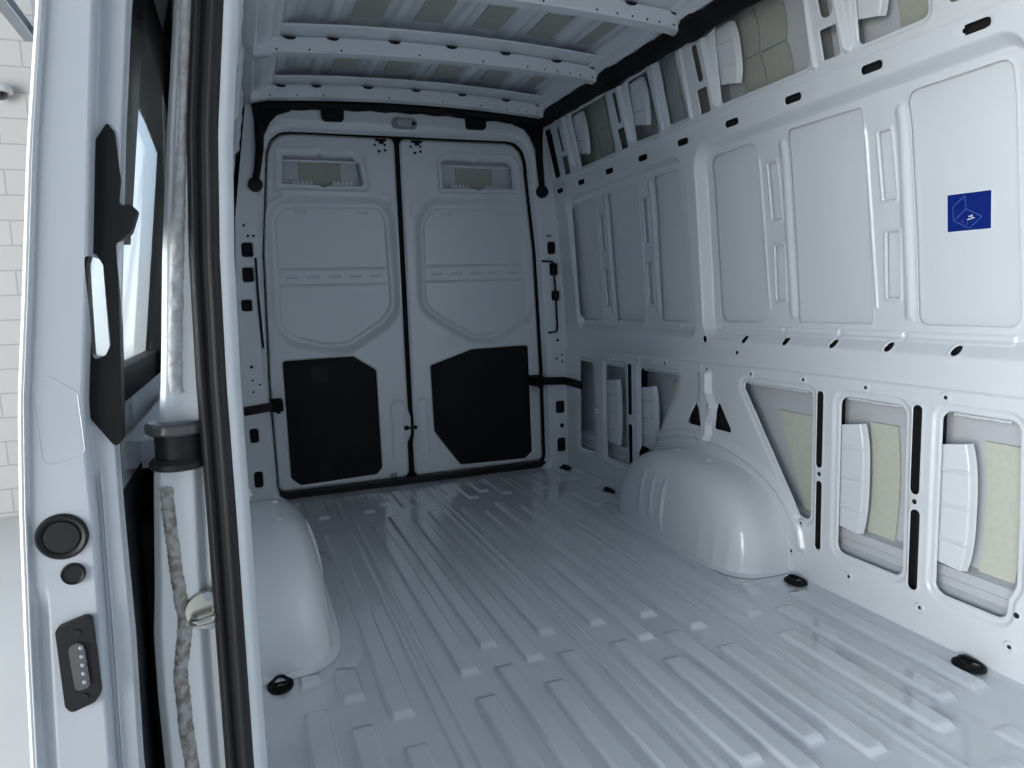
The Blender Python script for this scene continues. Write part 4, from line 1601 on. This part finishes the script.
# contact plate
cp = prism('contact_housing', fillet([(-0.198, 0.684), (-0.170, 0.692), (-0.165, 0.688), (-0.164, 0.607), (-0.170, 0.599), (-0.192, 0.592), (-0.197, 0.600)], 0.007), lambda u, v, d: (u, YS + d, v), 0.004, -0.008, 'rubber', None, bevel=0.0025)
par(cp, sd)
cpp = prism('contact_plate', fillet([(-0.188, 0.664), (-0.174, 0.667), (-0.172, 0.618), (-0.186, 0.614)], 0.006), lambda u, v, d: (u, YS + d, v), -0.0082, -0.0105, 'smoke', None, bevel=0.0015)
par(cpp, sd)
for k in range(5):
    z = 0.624 + k * 0.0092
    par(lathe('contact_pin', [(0.0014, -0.0125), (0.0020, -0.0118), (0.0024, -0.0105)], (-0.1765, YS, z), 'steel', None, 'y', 10), sd)
for z in (0.6755, 0.6065):
    par(lathe('screw_hole', [(0.0045, -0.0092), (0.0045, -0.0082)], (-0.180, YS, z), 'gap', None, 'y', 12), sd)
# window frame, glass
YG0, YG1 = 0.925, 1.42
GX = -0.155
gz0, gz1 = 0.93, 1.32


def gpos(u, v, d):
    # leans inward with height
    return (GX + 0.14 * (v - 0.95) + d, u, v)


par(prism('glass', fillet([(0.832, gz0), (YG1, gz0), (YG1, 1.29), (YG1 - 0.10, gz1), (0.832, gz1)], 0.03), gpos, -0.002, 0.002, 'glass', None), sd)
for nm, poly, mm, d0_, d1_ in (('window_frame', [(YG1, 0.88), (YG1 + 0.06, 0.88), (YG1 + 0.06, 1.36), (YG1, 1.36)], 'plastic', -0.01, 0.03),
                               ('window_frame', [(YG0 - 0.04, 1.31), (YG1 + 0.06, 1.27), (YG1 + 0.06, 1.36), (YG0 - 0.04, 1.36)], 'plastic', -0.01, 0.03),
                               ('window_frame', [(YG0 - 0.10, 1.075), (YG0 + 0.01, 1.075), (YG0 + 0.01, 1.42), (YG0 - 0.10, 1.42)], 'plastic', -0.002, 0.024),
                               ('window_frame', [(YG0 - 0.04, 0.86), (YG1 + 0.06, 0.86), (YG1 + 0.06, 0.925), (YG0 - 0.04, 0.925)], 'plastic', -0.01, 0.012)):
    par(prism(nm, poly, gpos, d0_, d1_, mm, None, bevel=0.004), sd)
# inner painted bulge above the handle
# grab handle
bm = bmesh.new()
outer = [(-0.110, 1.183), (-0.120, 1.168), (-0.135, 1.128), (-0.148, 1.060), (-0.151, 1.050), (-0.1515, 0.955), (-0.153, 0.940), (-0.154, 0.905), (-0.150, 0.890), (-0.130, 0.858), (-0.124, 0.868), (-0.118, 0.95),
         (-0.113, 1.03), (-0.112, 1.066), (-0.098, 1.078), (-0.090, 1.100), (-0.096, 1.106), (-0.106, 1.103), (-0.102, 1.13), (-0.103, 1.175), (-0.108, 1.183)]
inner = [(-0.140, 1.046), (-0.136, 1.058), (-0.130, 1.056), (-0.125, 1.045), (-0.126, 0.965), (-0.131, 0.955), (-0.1420, 0.950), (-0.1430, 0.958)]
outer = fillet(outer, 0.004, 2)
inner = fillet(inner, 0.003, 2)
from mathutils.geometry import tessellate_polygon
tris = tessellate_polygon([[Vector((x, z, 0)) for x, z in outer], [Vector((x, z, 0)) for x, z in inner]])
allp = outer + inner
yf, yb_ = YS + 0.012, YS + 0.034
A = [bm.verts.new((x, yf, z)) for x, z in allp]
B = [bm.verts.new((x, yb_, z)) for x, z in allp]
for a_, b_, c_ in tris:
    bm.faces.new((A[a_], A[b_], A[c_]))
    bm.faces.new((B[c_], B[b_], B[a_]))
for off, L in ((0, len(outer)), (len(outer), len(inner))):
    for i in range(L):
        j = (i + 1) % L
        bm.faces.new((A[off + i], A[off + j], B[off + j], B[off + i]))
par(from_bm('grab_handle', bm, 'plastic', bevel=0.002), sd)

# ------------------------------------------------------------------ surroundings of the van
def flat(name, x0, x1, y0, y1, z0, z1, m):
    o = box(name, x0, x1, y0, y1, z0, z1, m)
    return tag(o, kind='structure')


flat('floor_outside', -12, 6, -8, 6.6, -0.65, -0.60, 'concrete')
flat('wall_outside', -9, -1.30, 6.5, 6.65, -0.6, 4.2, 'block')
sb = empty('ceiling_beam', (-1.42, 4.5, 3.2), 'grey steel beam under the workshop roof at the upper left corner', 'beam')
bm = bmesh.new()
badd(bm, -1.37, -1.29, 1.5, 6.5, 3.04, 3.052)
badd(bm, -1.334, -1.326, 1.5, 6.5, 3.052, 3.128)
badd(bm, -1.37, -1.29, 1.5, 6.5, 3.128, 3.14)
par(from_bm('beam_profile', bm, 'steel', smooth=False), sb)
sc = empty('security_camera', (-1.53, 6.45, 2.66), 'small white dome security camera on the block wall at the left edge', 'camera')
par(lathe('housing', [(0.02, 0.06), (0.075, 0.055), (0.085, 0.03), (0.085, 0.0), (0.05, -0.002)], (-1.545, 6.41, 2.63), 'bwhite', None, 'z', 24), sc)
par(lathe('dome', [(0.055, 0.0), (0.050, -0.03), (0.03, -0.05), (0.005, -0.056)], (-1.545, 6.41, 2.63), 'blackpaint', None, 'z', 24), sc)
par(box('bracket', -1.60, -1.49, 6.42, 6.5, 2.655, 2.70, 'bwhite'), sc)
